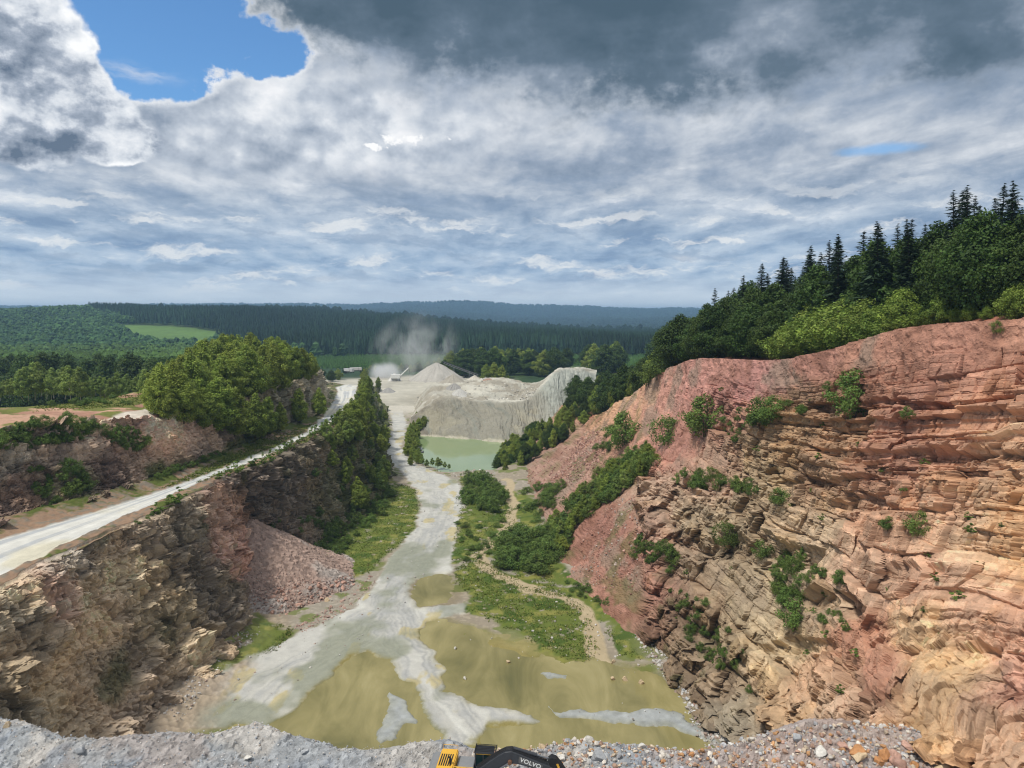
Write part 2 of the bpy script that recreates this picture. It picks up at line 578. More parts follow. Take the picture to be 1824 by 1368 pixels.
def step_rock(B, N, hb, a, seed, levels, massive=None):
    """Bedded and jointed rock: every bed is a steep riser with a tread on top; joints cut the bed into
    blocks that stand out or back and lean a little."""
    dB = np.gradient(B, axis=0)
    dh = np.gradient(hb, axis=0)
    dh = np.where(np.abs(dh) < 1e-4, -1e-4, dh)
    T = np.clip(dB / dh[..., None], -1.6, 1.6)
    Hn = N.copy()
    Hn[..., 2] *= 0.25
    Hn /= np.linalg.norm(Hn, axis=-1, keepdims=True)
    shift = np.zeros_like(B)
    out = np.zeros_like(hb)
    ids = []
    zero = np.zeros_like(hb)
    for k, (th, w, sigma, push, tread) in enumerate(levels):
        sd = seed + 31 * k
        cg = np.floor(a / (w * 5.0) + 0.6 * vnoise(np.stack([a * 0.2 / w, hb * 0.3 / th, zero], -1), sd)).astype(np.int64)
        q = hb / th + 0.45 * vnoise(np.stack([a * 0.35 / w, hb * 0.2 / th, zero], -1), sd + 1) + 0.9 * _h(cg, cg * 0, cg * 0, sd + 2)
        i = np.floor(q).astype(np.int64)
        f = q - i
        hi = _h(i, i * 0, i * 0, sd + 3)
        aj = a / (w * (0.55 + 0.9 * hi)) + hi * 17 + 0.22 * (f - 0.5) * (2 * hi - 1) + 0.10 * vnoise(B * (2.0 / w), sd + 4)
        j = np.floor(aj).astype(np.int64)
        g = aj - j
        r = [_h(i, j, i * 0, sd + 5 + m) for m in range(5)]
        sg = sigma * np.clip(1.5 * r[1] - 0.1, 0, 1.2)
        if massive is not None and k:
            sg = sg * (1 - 0.85 * massive)
            push = push * (1 - 0.6 * massive)
        fh = np.clip((f - 1 + tread) / tread, 0, 1)
        fz = np.clip(f / (1 - tread), 0, 1)
        shift[..., :2] += (sg * th * (fh - f))[..., None] * T[..., :2]
        shift[..., 2] += sg * th * (fz - f) * T[..., 2]
        o = push * (2 * (r[0] - 0.5) + 0.9 * (g - 0.5) * (2 * r[2] - 1) + 0.9 * (f - 0.5) * (2 * r[3] - 1))
        o -= push * 1.5 * smooth(np.minimum(g, 1 - g), 0.06, 0.0) * (r[4] > 0.3)
        o -= push * 0.7 * smooth(f, 0.10, 0.0) * (r[4] < 0.7)
        out += o
        ids.append(r)
    return shift + Hn * out[..., None], ids

def rotz(a):
    c, s = math.cos(a), math.sin(a)
    return np.array([[c, s, 0], [-s, c, 0], [0, 0, 1.0]])

def roty(a):
    c, s = math.cos(a), math.sin(a)
    return np.array([[c, 0, s], [0, 1, 0], [-s, 0, c]])

# ------------------------------------------------------------------ the red cliff on the right
def build_cliff():
    C = [  # (px, py, Y) crest to foot, from the near end to the far end
        [(2120, 530, 70), (2120, 720, 66), (2120, 900, 60), (2120, 1080, 53), (2120, 1250, 46), (2120, 1420, 40), (2120, 1560, 36)],
        [(1824, 566, 84), (1824, 690, 81), (1824, 850, 76), (1824, 1010, 70), (1824, 1170, 62), (1824, 1320, 55), (1824, 1440, 50)],
        [(1605, 586, 102), (1605, 700, 99), (1600, 840, 94), (1600, 980, 87), (1595, 1120, 78), (1590, 1270, 68), (1580, 1400, 60)],
        [(1400, 640, 132), (1400, 735, 129), (1400, 850, 122), (1400, 970, 114), (1400, 1090, 106), (1395, 1220, 97), (1385, 1350, 86)],
        [(1235, 640, 172), (1235, 740, 165), (1235, 840, 154), (1230, 950, 140), (1225, 1050, 129), (1220, 1160, 119), (1225, 1262, 109)],
        [(1162, 672, 210), (1155, 760, 194), (1143, 850, 172), (1138, 920, 155), (1140, 1000, 142), (1150, 1080, 134), (1160, 1160, 126)],
        [(1105, 715, 250), (1090, 780, 226), (1070, 850, 203), (1050, 920, 182), (1035, 980, 171), (1020, 1020, 164), (1000, 1066, 155)],
        [(1052, 745, 290), (1030, 790, 270), (1000, 830, 252), (970, 868, 236), (950, 900, 224), (935, 925, 215), (920, 952, 205)],
        [(1015, 728, 350), (985, 765, 330), (955, 795, 312), (925, 822, 296), (905, 838, 285), (890, 850, 279), (875, 868, 270)],
        [(990, 716, 430), (970, 740, 405), (950, 760, 385), (930, 780, 365), (915, 795, 350), (905, 806, 340), (895, 815, 333)],
    ]
    ctrl = np.array([[at_y(*p) for p in col] for col in C])         # columns x levels
    px_c = np.array([[p[0] for p in col] for col in C], float)
    py_c = np.array([[p[1] for p in col] for col in C], float)
    # denser near the camera
    S, R = 900, 640
    par = np.interp(np.linspace(0, 1, S), [0, .10, .36, .62, .80, .90, .95, .98, 1], [0, 1, 2, 3, 4, 5, 6, 7, 9])
    def dense(A):
        return catmull(catmull(A, 0, S, par), 1, R).swapaxes(0, 1)
    B = dense(ctrl)
    px, py = dense(px_c[..., None])[..., 0], dense(py_c[..., None])[..., 0]
    N = normals(B)
    if N[..., 0].mean() > 0:
        N = -N
    T = np.linspace(0, 1, R)[:, None] * np.ones((1, S))
    low = fbm(B * 0.05, 4, 3)
    n1 = fbm(B * 0.16, 4, 21)
    # where it is bare rock and where loose soil lies
    soil = smooth(T + 0.06 * n1, 0.15, 0.05)
    left = smooth(px + 60 * n1, 1310, 1190) * smooth(py - 0.35 * (px - 1130), 850, 770)     # pink slope
    left = np.maximum(left, smooth(px + 25 * n1, 1150, 1128))
    chute = smooth(np.abs(px - 1045 - (py - 1000) * -0.55 + 30 * n1) - 55, 25, -5) * smooth(px, 1175, 1120)
    band = smooth(np.abs((py - 1060) - (px - 1300) * 0.42 + 60 * low), 55, 10) * smooth(px, 1180, 1260) * 0.5
    soil = np.clip(np.maximum(np.maximum(soil, left), band), 0, 1)
    rock = 1 - soil
    # bedding dips towards the camera on the lower left, lies flat at upper right
    dip = smooth(px - 0.55 * (py - 850) + 40 * low, 1640, 1150)
    lowr = smooth(py, 950, 1250)
    k = (0.20 + 0.10 * lowr) * (1 - dip) - 0.06 * dip
    hb = B[..., 2] + k * (B[..., 1] - 100) + 0.55 * low + 0.22 * n1
    along = B[..., 1] * 0.93 - B[..., 0] * 0.36
    massive = smooth(fbm(np.stack([along * 0.055, hb * 0.11, 0 * hb], -1), 4, 33), -0.08, 0.18)
    massive = massive * (1 - 0.75 * smooth(py, 1040, 1140))
    massive = np.maximum(massive, 0.9 * smooth(np.hypot((px - 1720) / 170, (py - 690) / 55), 1.15, 0.7))
    steps, ids = step_rock(B, N, hb, along, 5, [(4.2, 4.6, 0.8, 0.85, 0.34), (1.6, 2.2, 0.75, 0.45, 0.34), (0.55, 0.95, 0.7, 0.16, 0.36)], massive)
    led = strata(hb, 12, 0.45, 0.14) * (1 - 0.7 * massive)
    ledge_zone = smooth(np.abs(py - 760 - 0.05 * (px - 1500) + 25 * low) - 70, 30, -20) * smooth(px, 1330, 1450)
    led = led + ledge_zone * strata(hb, 14, 0.9, 1.5)
    caves = np.zeros_like(low)
    for cx, cy, rx, ry, dpt in ((1480, 735, 60, 11, 2.5), (1360, 985, 120, 26, 1.5), (1480, 1075, 60, 26, 2.2), (1700, 815, 90, 14, 1.5),
                                (1620, 1020, 70, 18, 1.3), (1530, 900, 60, 16, 1.2), (1250, 1000, 14, 12, 1.5),
                                (1460, 860, 120, 9, 1.2), (1250, 1130, 30, 40, 1.2), (1420, 1150, 90, 16, 1.4), (1655, 720, 120, 7, 1.5)):
        q = ((px - cx + 14 * n1) / rx) ** 2 + ((py - cy + 20 * n1) / ry) ** 2
        caves -= dpt * smooth(q, 1.2, 0.4)
    lowq = smooth(py + 40 * n1, 1060, 1150) * smooth(px, 1380, 1500)
    bb, rbb, _ = rock_blocks(B, 48, (2.6, 2.6, 2.2), 0.42, 1.1, 0.15)
    bs, rbs, _ = rock_blocks(B, 49, (0.9, 0.9, 0.8), 0.15, 1.1, 0.15)
    led = led + lowq * (bb + bs)
    steps = steps * (1 - 0.45 * lowq)[..., None]
    caves = caves - 2.6 * np.exp(-((px - 1690) / 150) ** 2 - ((py - 1265) / 110) ** 2)
    relief = rock * (led + caves) + low * 1.2 + n1 * 0.5
    rills = ridged(np.stack([B[..., 0] * .10 + B[..., 1] * .16 + 0.5 * n1, B[..., 2] * 0.05, 0 * low], -1), 5, 77)
    lumps, rl, el_ = rock_blocks(B, 41, (0.8, 0.8, 0.8), 0.05, 0.5, 0.1)
    relief = relief + soil * (rills * 0.6 + fbm(B * 0.8, 5, 55) * 0.40 + lumps)
    far = smooth(px, 1000, 930)
    P = B + N * (relief * (1 - 0.5 * far))[..., None] + steps * rock[..., None]
    # --- colours of the rock
    sites = [(1824, 600, (186, 122, 96)), (1700, 620, (178, 112, 88)), (1560, 640, (176, 114, 92)), (1440, 650, (180, 112, 98)), (1300, 650, (192, 122, 108)),
             (1240, 690, (196, 122, 116)), (1180, 720, (196, 128, 120)), (1330, 690, (188, 108, 110)), (1150, 740, (198, 132, 118)), (1110, 760, (190, 136, 110)),
             (1120, 710, (206, 160, 112)), (1090, 740, (200, 150, 108)), (1150, 790, (196, 130, 122)), (1200, 790, (170, 100, 88)), (1100, 800, (160, 112, 96)),
             (1040, 820, (166, 126, 116)), (980, 840, (160, 122, 112)), (1090, 950, (158, 92, 78)), (1060, 1000, (168, 112, 98)), (1130, 1000, (164, 100, 88)),
             (1560, 700, (150, 100, 78)), (1450, 720, (136, 104, 78)), (1400, 760, (172, 138, 102)), (1500, 760, (176, 134, 100)), (1330, 800, (150, 126, 98)),
             (1300, 760, (168, 118, 104)), (1650, 700, (168, 106, 82)), (1780, 700, (176, 116, 90)), (1720, 770, (184, 130, 102)), (1800, 800, (196, 150, 116)),
             (1600, 820, (178, 120, 96)), (1450, 850, (156, 122, 96)), (1370, 860, (166, 146, 116)), (1260, 840, (176, 140, 124)), (1170, 880, (164, 140, 124)),
             (1160, 930, (170, 136, 122)), (1230, 920, (156, 140, 118)), (1300, 960, (150, 134, 110)), (1250, 1020, (152, 132, 112)), (1350, 930, (160, 138, 112)),
             (1450, 960, (182, 158, 132)), (1560, 930, (186, 138, 110)), (1650, 900, (186, 140, 112)), (1720, 950, (204, 166, 132)), (1800, 960, (206, 156, 104)),
             (1540, 1020, (190, 152, 130)), (1640, 1040, (200, 152, 126)), (1460, 1080, (160, 138, 116)), (1350, 1080, (166, 150, 124)), (1300, 1120, (160, 140, 112)),
             (1180, 1010, (160, 130, 116)), (1170, 1050, (160, 104, 92)), (1210, 1090, (132, 108, 88)), (1260, 1180, (140, 120, 100)), (1400, 1150, (176, 156, 124)),
             (1450, 1200, (182, 142, 112)), (1400, 1250, (178, 146, 110)), (1540, 1130, (186, 126, 98)), (1560, 1200, (170, 114, 92)), (1640, 1130, (204, 168, 128)),
             (1680, 1180, (200, 162, 112)), (1740, 1090, (196, 150, 124)), (1800, 1120, (192, 140, 114)), (1720, 1240, (156, 126, 104)), (1650, 1280, (190, 152, 108)),
             (1560, 1280, (188, 150, 126)), (1480, 1270, (184, 156, 136)), (1700, 1330, (190, 142, 98)), (1800, 1220, (188, 134, 118)), (1800, 1320, (192, 152, 124)),
             (1330, 1290, (146, 138, 126)), (1500, 1340, (170, 146, 126))]
    c = blend_sites(px + 26 * n1 + 24 * (ids[1][0] - .5), py + 16 * low + 24 * (ids[1][1] - .5), sites, 3.0, 50.0)
    c = desat(c, 0.36) * np.array([1.27, 1.17, 0.98])
    pinkish = smooth(c[..., 0] / np.maximum(c[..., 1], .01), 1.7, 2.6)
    c = c * (1 - 0.30 * pinkish)[..., None] + (c @ np.array([0.3, 0.55, 0.15]))[..., None] * (0.30 * pinkish)[..., None] * np.array([1.15, 0.98, 0.9])
    tone = 1 + rock * ((ids[0][2] - .5) * 0.22 + (ids[1][3] - .5) * 0.32 + (ids[2][3] - .5) * 0.30)
    i = np.floor(hb / 0.35).astype(np.int64)
    tone *= 1 + rock * (_h(i, i * 0, i * 0, 90) - .5) * 0.30
    tone *= 1 + soil * (0.16 * fbm(B * 0.7, 4, 61) + 0.22 * (rl[..., 0] - .5))
    c = c * tone[..., None]
    # iron stain in patches and dark weathering streaks running down
    stain = smooth(fbm(np.stack([B[..., 0] * .45, B[..., 1] * .45, B[..., 2] * 0.12], -1), 4, 71), 0.15, 0.45) * rock
    c = mix3(c, c * np.array([0.62, 0.56, 0.52]), stain * 0.75)
    ochre = smooth(fbm(B * 0.22, 4, 72), 0.2, 0.45) * rock
    c = mix3(c, c * np.array([1.06, 0.97, 0.80]), ochre * 0.5)
    pale = smooth(fbm(np.stack([B[..., 0] * .3, B[..., 1] * .3, hb * 1.3], -1), 4, 73), 0.2, 0.5) * rock
    c = mix3(c, c * 1.28, pale * 0.7)
    patchy = fbm(B * 0.13, 5, 81)
    c = mix3(c, np.array(lin(150, 132, 116)), soil * smooth(patchy, 0.05, 0.35) * 0.7)
    c = mix3(c, np.array(lin(126, 88, 70)), soil * smooth(-patchy, 0.08, 0.4) * 0.55)
    weedy = soil * smooth(fbm(B * 0.2, 5, 82), 0.12, 0.35) * smooth(px, 1180, 1120)
    c = mix3(c, np.array(lin(104, 104, 62)), weedy * 0.6)
    moss = smooth(fbm(B * 0.35, 5, 74), 0.12, 0.4) * smooth(px, 1420, 1180) * smooth(py - 0.35 * (px - 1130), 960, 1080)
    c = mix3(c, np.array(lin(74, 82, 44)), moss * 0.5)
    c = np.clip(c, 0.01, 0.75)
    PATCH['cliff'] = (P, N)
    grid_object('cliff', P, c, M_ROCK)
build_cliff()

# ------------------------------------------------------------------ wooded hillside above the cliff
def hill_z(x, y):
    return 0
def build_hillside():
    crest = [at_y(2120, 530, 70), at_y(1824, 566, 84), at_y(1605, 586, 102), at_y(1400, 640, 132), at_y(1235, 640, 172), at_y(1162, 672, 210),
             at_y(1105, 715, 250), at_y(1052, 745, 290), at_y(1015, 728, 350), at_y(990, 716, 430), np.array([60, 560, 12.0])]
    rows = []
    for d, dz in ((1.5, -4.5), (4.0, -0.6), (9, 1.3), (25, 4.5), (60, 9.5), (130, 17), (300, 24), (700, 15)):
        row = []
        for k, p in enumerate(crest):
            f = min(1, k / 10)
            row.append([p[0] + d * (0.95 - 0.1 * f), p[1] + d * 0.32, p[2] + dz * (1 - 0.25 * f)])
        rows.append(row)
    G = catmull(catmull(np.array(rows), 1, 260), 0, 120)
    G[..., 2] += fbm(G * 0.07, 4, 5) * 0.8
    n = fbm(G * 0.2, 4, 8)
    c = mix3(np.ones(G.shape) * np.array(lin(70, 78, 36)), np.array(lin(92, 74, 52)), smooth(n, -0.1, 0.3))
    lip = np.linspace(0, 1, 120)[:, None] * 7 + n * 0.5
    c = mix3(np.ones(G.shape) * np.array(lin(172, 116, 94)), c, smooth(lip, 1.25, 1.7))
    PATCH['hillside'] = (G, None)
    grid_object('hillside', G, c, M_SOIL, True)
build_hillside()

# ------------------------------------------------------------------ left: haul road shelf, walls below and above it
EDGE = np.array([(40, -60, 26.5), (62, -62.5, 26.5), (89, -63.7, 26.3), (104.6, -63.6, 26.2), (120, -62.3, 26.1), (136, -60.8, 26), (153, -60.5, 25.6), (171, -58, 25.2),
                 (185, -56.8, 25), (200, -56, 25), (225, -54.5, 25), (249, -54.5, 25.5), (275, -57.5, 25.5), (300, -61, 25), (340, -69, 23.5), (370, -75, 21), (450, -92, 14), (520, -105, 9)], float)
FOOT = np.array([(40, -45, -1), (62, -46, -1), (84, -48, -1), (94, -49.5, -1), (108, -50.5, -1), (139, -50.5, -1), (166, -55.5, -1), (172, -50, -1),
                 (182, -47.6, -1), (193, -46.4, -1), (215, -43.5, -1), (232, -41.5, -1), (260, -44, -1), (290, -48.5, -1), (330, -56.5, 0), (370, -62, 1.5), (450, -80, 4.5), (520, -96, 6)], float)
BACK = np.array([(40, -100, 26.5), (62, -96, 26.5), (89, -89, 26.3), (104.6, -84, 26.2), (120, -78.5, 26.1), (136, -73, 26), (153, -71, 25.6), (171, -70.5, 25.2),
                 (185, -70, 25), (200, -69, 25), (225, -67.5, 24.8), (249, -67, 24.5), (275, -70, 24), (300, -74.5, 23.5), (340, -85, 22), (370, -94, 20), (450, -115, 14), (520, -125, 9)], float)
TOP = np.array([(40, -106, 40), (62, -103, 40), (95, -97, 41), (112, -93.5, 40.8), (128, -86.5, 40), (144, -80, 38.5), (160, -77, 37.2), (176, -75.5, 36.2),
                (190, -74.8, 36), (204, -74, 36), (228, -73, 36.5), (250, -72.5, 37), (276, -74.5, 37), (300, -79, 36), (340, -90, 31), (370, -99, 27), (450, -121, 18), (520, -131, 10)], float)
yxz = lambda A: A[:, [1, 0, 2]]

def edge_wobble(y, seed):
    q = np.stack([y * 0.07, 0 * y + seed, 0 * y], -1)
    return 1.5 * fbm(q, 3, 7) + 0.9 * fbm(q * 5, 3, 8)

def wall_patch(name, top, foot, n_s, n_r, profile, seed, sites, mat, amps, par, green=0.0):
    t3, f3 = yxz(top), yxz(foot)
    a = np.array([p[0] for p in profile]); b = np.array([p[1] for p in profile])
    C = t3[None] * (1 - a)[:, None, None] + f3[None] * a[:, None, None]
    C[..., 2] = t3[None, :, 2] * (1 - b)[:, None] + f3[None, :, 2] * b[:, None]
    B = catmull(catmull(C, 1, n_s, par), 0, n_r)
    Tm0 = np.linspace(0, 1, n_r)[:, None]
    B[..., 0] += edge_wobble(B[..., 1], seed) * (1 - 0.6 * Tm0)
    N = normals(B)
    if N[..., 0].mean() < 0:
        N = -N
    Tm = np.linspace(0, 1, n_r)[:, None] * np.ones((1, n_s))
    low = fbm(B * 0.045, 4, seed)
    n1 = fbm(B * 0.15, 4, seed + 1)
    hb = B[..., 2] * 0.7 - 0.55 * B[..., 1] + 0.6 * B[..., 0] + 3 * low           # steep beds
    Q = np.stack([B[..., 0], B[..., 1] * 0.9 + 0.4 * B[..., 2], B[..., 2] - 0.3 * B[..., 1]], -1)
    hb = B[..., 2] + 0.12 * B[..., 1] + 1.8 * low + 0.4 * n1
    steps, ids = step_rock(B, N, hb, B[..., 1] * 0.95 - 0.12 * B[..., 2], seed + 5, [(4.6, 4.0, 0.55, amps[0] * 0.6, 0.4), (1.7, 1.9, 0.5, amps[1] * 0.8, 0.4)])
    big, rb, eb = rock_blocks(Q, seed + 2, (4, 3.2, 5.0), amps[0] * 0.6, 0.9, 0.05)
    mid, rm, em = rock_blocks(Q, seed + 3, (1.5, 1.4, 1.7), amps[1] * 0.8, 0.9, 0.08)
    sml, rs, es = rock_blocks(Q, seed + 4, (0.6, 0.6, 0.7), amps[2] * 1.1, 0.9, 0.1)
    butt = ridged(np.stack([B[..., 1] * 0.055, B[..., 2] * 0.012 + 5, 0 * low], -1), 3, seed + 6) * amps[4]
    edge = smooth(Tm, 0.0, 0.10)
    soil = smooth(fbm(B * 0.09, 4, seed + 7), -0.05, 0.3) * 0.85
    rel = edge * ((1 - soil) * (big + mid + sml) + soil * (fbm(B * 0.6, 4, seed + 8) * 0.5 + sml * 1.2) + butt + low * 1.2)
    P = B + N * rel[..., None] + steps * (edge * (1 - 0.75 * soil))[..., None]
    px, py = project(B)
    c = blend_sites(px + 25 * n1 + 20 * (ids[1][0] - .5), py + 18 * low + 20 * (ids[1][1] - .5), sites, 3.0, 28.0)
    tone = 1 + (1 - soil) * ((ids[0][2] - .5) * 0.3 + (ids[1][3] - .5) * 0.45) + (rs[..., 2] - .5) * 0.35 + soil * 0.2
    c = desat(c, 0.46) * np.array([2.25, 2.20, 2.06])
    c = c * tone[..., None]
    i = np.floor(hb / 1.6).astype(np.int64)
    c = mix3(c, c * np.array([1.22, 1.12, 0.95]), soil * 0.5)
    warm = smooth(fbm(B * 0.12, 4, seed + 9), 0.1, 0.4)
    c = mix3(c, c * np.array([1.16, 1.0, 0.8]), warm * 0.35)
    if green:
        g = smooth(fbm(B * 0.11, 5, seed + 10) + green - 0.3 + 0.3 * smooth(N[..., 2], 0.3, 0.7), 0.0, 0.35)
        c = mix3(c, np.array(lin(70, 78, 40)) * (1 + 0.3 * n1)[..., None], g * 0.7)
    c = np.clip(c, 0.01, 0.7)
    PATCH[name] = (P, N)
    return P, c

PROF = [(0, 0), (0.10, 0.10), (0.22, 0.26), (0.38, 0.46), (0.58, 0.68), (0.80, 0.88), (1.0, 1.0)]
s1 = [(20, 1080, (142, 126, 98)), (80, 1150, (138, 116, 84)), (150, 1050, (150, 126, 92)), (200, 1100, (146, 120, 86)), (250, 1020, (156, 134, 98)), (230, 960, (128, 108, 84)),
      (130, 1000, (126, 114, 100)), (110, 1060, (150, 112, 88)), (300, 1000, (96, 84, 68)), (330, 950, (92, 82, 66)), (350, 1020, (92, 80, 64)), (390, 1060, (98, 86, 70)), (420, 1090, (100, 86, 70)),
      (300, 1100, (138, 118, 82)), (220, 1180, (112, 96, 76)), (150, 1230, (120, 102, 80)), (60, 1260, (128, 112, 84)), (250, 1240, (134, 112, 88)), (330, 1160, (150, 126, 92)),
      (340, 910, (124, 108, 84)), (380, 900, (150, 112, 90)), (400, 950, (150, 110, 88)), (430, 990, (168, 118, 102)), (440, 860, (92, 78, 66)), (480, 900, (88, 76, 64)), (530, 860, (86, 74, 62)),
      (500, 960, (98, 82, 66)), (570, 830, (98, 84, 64)), (590, 880, (92, 86, 56)), (620, 850, (84, 82, 50)), (650, 800, (78, 80, 46)), (660, 740, (82, 84, 50)), (690, 760, (86, 84, 54))]
par1 = np.interp(np.linspace(0, 1, 980), [0, .04, .22, .62, .82, .94, 1], [0, 1.4, 3, 6, 9, 12, 17])
P1, c1 = wall_patch('lower_wall', EDGE, FOOT, 980, 330, PROF, 101, s1, M_ROCK_L, (1.1, 0.5, 0.2, 0.9, 1.5), par1, 0.05)
gz = smooth(P1[..., 1] + 8 * fbm(P1 * 0.1, 3, 9), 165, 235)
c1 = mix3(c1, np.array(lin(74, 82, 42)), gz * smooth(fbm(P1 * 0.2, 4, 19), -0.25, 0.2) * 0.85)
grid_object('lower_wall', P1, c1, M_ROCK_L)

PROF2 = [(0, 0), (0.16, 0.06), (0.30, 0.26), (0.46, 0.52), (0.64, 0.76), (0.82, 0.92), (1.0, 1.0)]
s2 = [(20, 820, (112, 100, 84)), (40, 870, (96, 72, 58)), (60, 900, (92, 70, 56)), (20, 940, (100, 76, 62)), (110, 800, (130, 106, 88)), (150, 790, (156, 126, 100)), (200, 800, (110, 82, 68)),
      (190, 850, (84, 62, 50)), (120, 860, (104, 92, 60)), (230, 830, (96, 76, 62)), (260, 850, (120, 96, 78)), (300, 790, (150, 112, 92)), (330, 780, (150, 116, 98)), (290, 760, (170, 126, 108)), (360, 800, (128, 104, 84)),
      (400, 790, (124, 100, 80)), (310, 830, (112, 90, 66)), (420, 800, (100, 94, 62)), (480, 780, (96, 92, 58)), (560, 740, (116, 108, 84)), (580, 710, (120, 112, 90))]
par2 = np.interp(np.linspace(0, 1, 640), [0, .05, .62, .9, 1], [0, 2, 7, 12, 17])
P2, c2 = wall_patch('upper_wall', TOP, BACK, 640, 200, PROF2, 201, s2, M_ROCK_L, (0.8, 0.4, 0.17, 0.6, 1.3), par2, 0.0)
gfoot = smooth(np.linspace(0, 1, 200)[:, None] + 0.5 * fbm(P2 * 0.15, 4, 6), 0.70, 0.95) * smooth(P2[..., 1], 118, 150)
c2 = mix3(c2, np.array(lin(84, 92, 44)), gfoot * 0.85)
grid_object('upper_wall', P2, c2, M_ROCK_L)

# the shelf that carries the haul road
ROAD_L = np.array([(40, -84), (62, -84), (89, -80.5), (108, -76.5), (120, -72.2), (134, -68), (150, -65.6), (163, -64.4), (178, -62.8), (191, -61.2), (215, -60.5), (240, -63), (265, -66.5), (300, -72.5), (340, -81), (370, -88), (450, -108), (520, -118)])
def build_shelf():
    t3, b3 = yxz(EDGE), yxz(BACK)
    w = np.linspace(-0.03, 1.04, 12)
    C = t3[None] * (1 - w)[:, None, None] + b3[None] * w[:, None, None]
    par = np.interp(np.linspace(0, 1, 620), [0, .05, .6, .85, 1], [0, 2, 7, 12, 17])
    B = catmull(catmull(C, 1, 620, par), 0, 170)
    W = np.linspace(-0.03, 1.04, 170)[:, None] * np.ones((1, 620))
    wob = edge_wobble(B[..., 1], 101)
    wob2 = edge_wobble(B[..., 1], 201)
    fade = smooth(W, 0.30, 0.0)
    B[..., 0] += wob * fade
    n = fbm(B * 0.25, 4, 61)
    xr = np.interp(B[..., 1], EDGE[:, 0], EDGE[:, 1]) - 0.9 - np.interp(B[..., 1], [80, 130, 170, 230], [0.3, 1.3, 0.8, 2.0])
    xl = np.interp(B[..., 1], ROAD_L[:, 0], ROAD_L[:, 1])
    inside = np.minimum(xr - B[..., 0], B[..., 0] - xl) + n * 1.1
    road = smooth(inside, -0.3, 0.5)
    rubble = fbm(B * 0.9, 4, 62)
    B[..., 2] += (1 - road) * (rubble * 0.35 + 0.25) * smooth(W, -0.03, 0.05) + road * fbm(B * 0.4, 3, 63) * 0.05
    B[..., 2] += smooth(W, 0.70, 1.04) * 1.2 + (W < 0) * -0.4
    lane = (B[..., 0] - xl) / np.maximum(xr - xl, 1)
    streak = fbm(np.stack([lane * 9, B[..., 1] * 0.02, 0 * n], -1), 4, 64)
    c = np.ones(B.shape) * np.array(lin(206, 205, 198))
    c = mix3(c, np.array(lin(168, 172, 176)), smooth(streak, -0.05, 0.3) * 0.8)
    c = mix3(c, np.array(lin(196, 186, 150)), smooth(fbm(B * 0.12, 3, 66), 0.2, 0.5) * 0.5)
    rut = np.exp(-((np.abs(lane - 0.5) - 0.22) / 0.05) ** 2)
    c = c * (1 + 0.10 * rut)[..., None]
    side = np.ones(B.shape) * np.array(lin(148, 122, 100))
    side = mix3(side, np.array(lin(128, 118, 104)), smooth(rubble, -0.1, 0.3))
    green = smooth(n + 0.3 * smooth(B[..., 1], 118, 160) + 0.15 * smooth(W, 0.4, 0.9) + 0.25 * fbm(B * 1.1, 3, 67), 0.06, 0.42)
    side = mix3(side, np.array(lin(86, 96, 42)), green)
    c = mix3(side, c, road)
    PATCH['shelf'] = (B, None)
    PATCH['shelf_road'] = (road, None)
    grid_object('haul_road', B, c, M_ROAD, True)
build_shelf()

# the plateau behind the upper wall
def build_plateau():
    t3 = yxz(TOP)
    rows = []
    for d, dy, dz in ((1.2, 0, -0.8), (-0.6, 0, 0.1), (-8, 2, 0.7), (-22, 8, 0.8), (-40, 20, -0.5), (-62, 34, -9), (-100, 50, -20), (-180, 60, -30), (-330, 70, -36)):
        r = t3.copy()
        f = smooth(t3[:, 1], 230, 420)
        r[:, 0] += d
        r[:, 1] += dy
        r[:, 2] = np.maximum(r[:, 2] + dz, 3)
        rows.append(r)
    G = catmull(catmull(np.array(rows), 1, 420, np.interp(np.linspace(0, 1, 420), [0, .55, .85, 1], [0, 7, 12, 17])), 0, 200)
    n = fbm(G * 0.1, 5, 91)
    mound = np.exp(-(((G[..., 0] + 79) / 9) ** 2 + ((G[..., 1] - 160) / 8) ** 2)) * 0.8
    dip = np.exp(-(((G[..., 0] + 100) / 22) ** 2 + ((G[..., 1] - 140) / 22) ** 2))
    G[..., 2] += n * 0.8 + fbm(G * 0.6, 3, 92) * 0.2 + mound
    px, py = project(G)
    c = np.ones(G.shape) * np.array(lin(164, 124, 104))
    c = mix3(c, np.array(lin(188, 150, 126)), smooth(n, -0.1, 0.3))
    track = [at_z(*q)[:2] for q in ((60, 752, 41), (160, 742, 41), (205, 730, 40.6), (250, 720, 40.2), (285, 712, 39.5), (320, 700, 39))]
    dt = line_d(G[..., 0], G[..., 1], [tuple(q) for q in track]) + 1.2 * fbm(G * 0.3, 3, 95)
    g = smooth(fbm(G * 0.13, 5, 93) + 0.55 * smooth(G[..., 1], 150, 182) + 0.3 * smooth(px, 420, 480), 0.12, 0.3)
    c = mix3(c, np.array(lin(108, 112, 52)) * (1 + 0.25 * n)[..., None], g)
    c = mix3(c, np.array(lin(206, 196, 182)), smooth(dt, 3.4, 2.2))
    PATCH['plateau'] = (G, None)
    grid_object('plateau', G, c, M_SOIL, True)
build_plateau()

# ------------------------------------------------------------------ the quarry floor
def zp(pts, z=0.0):
    return [tuple(at_z(px, py, z)[:2]) for px, py in pts]

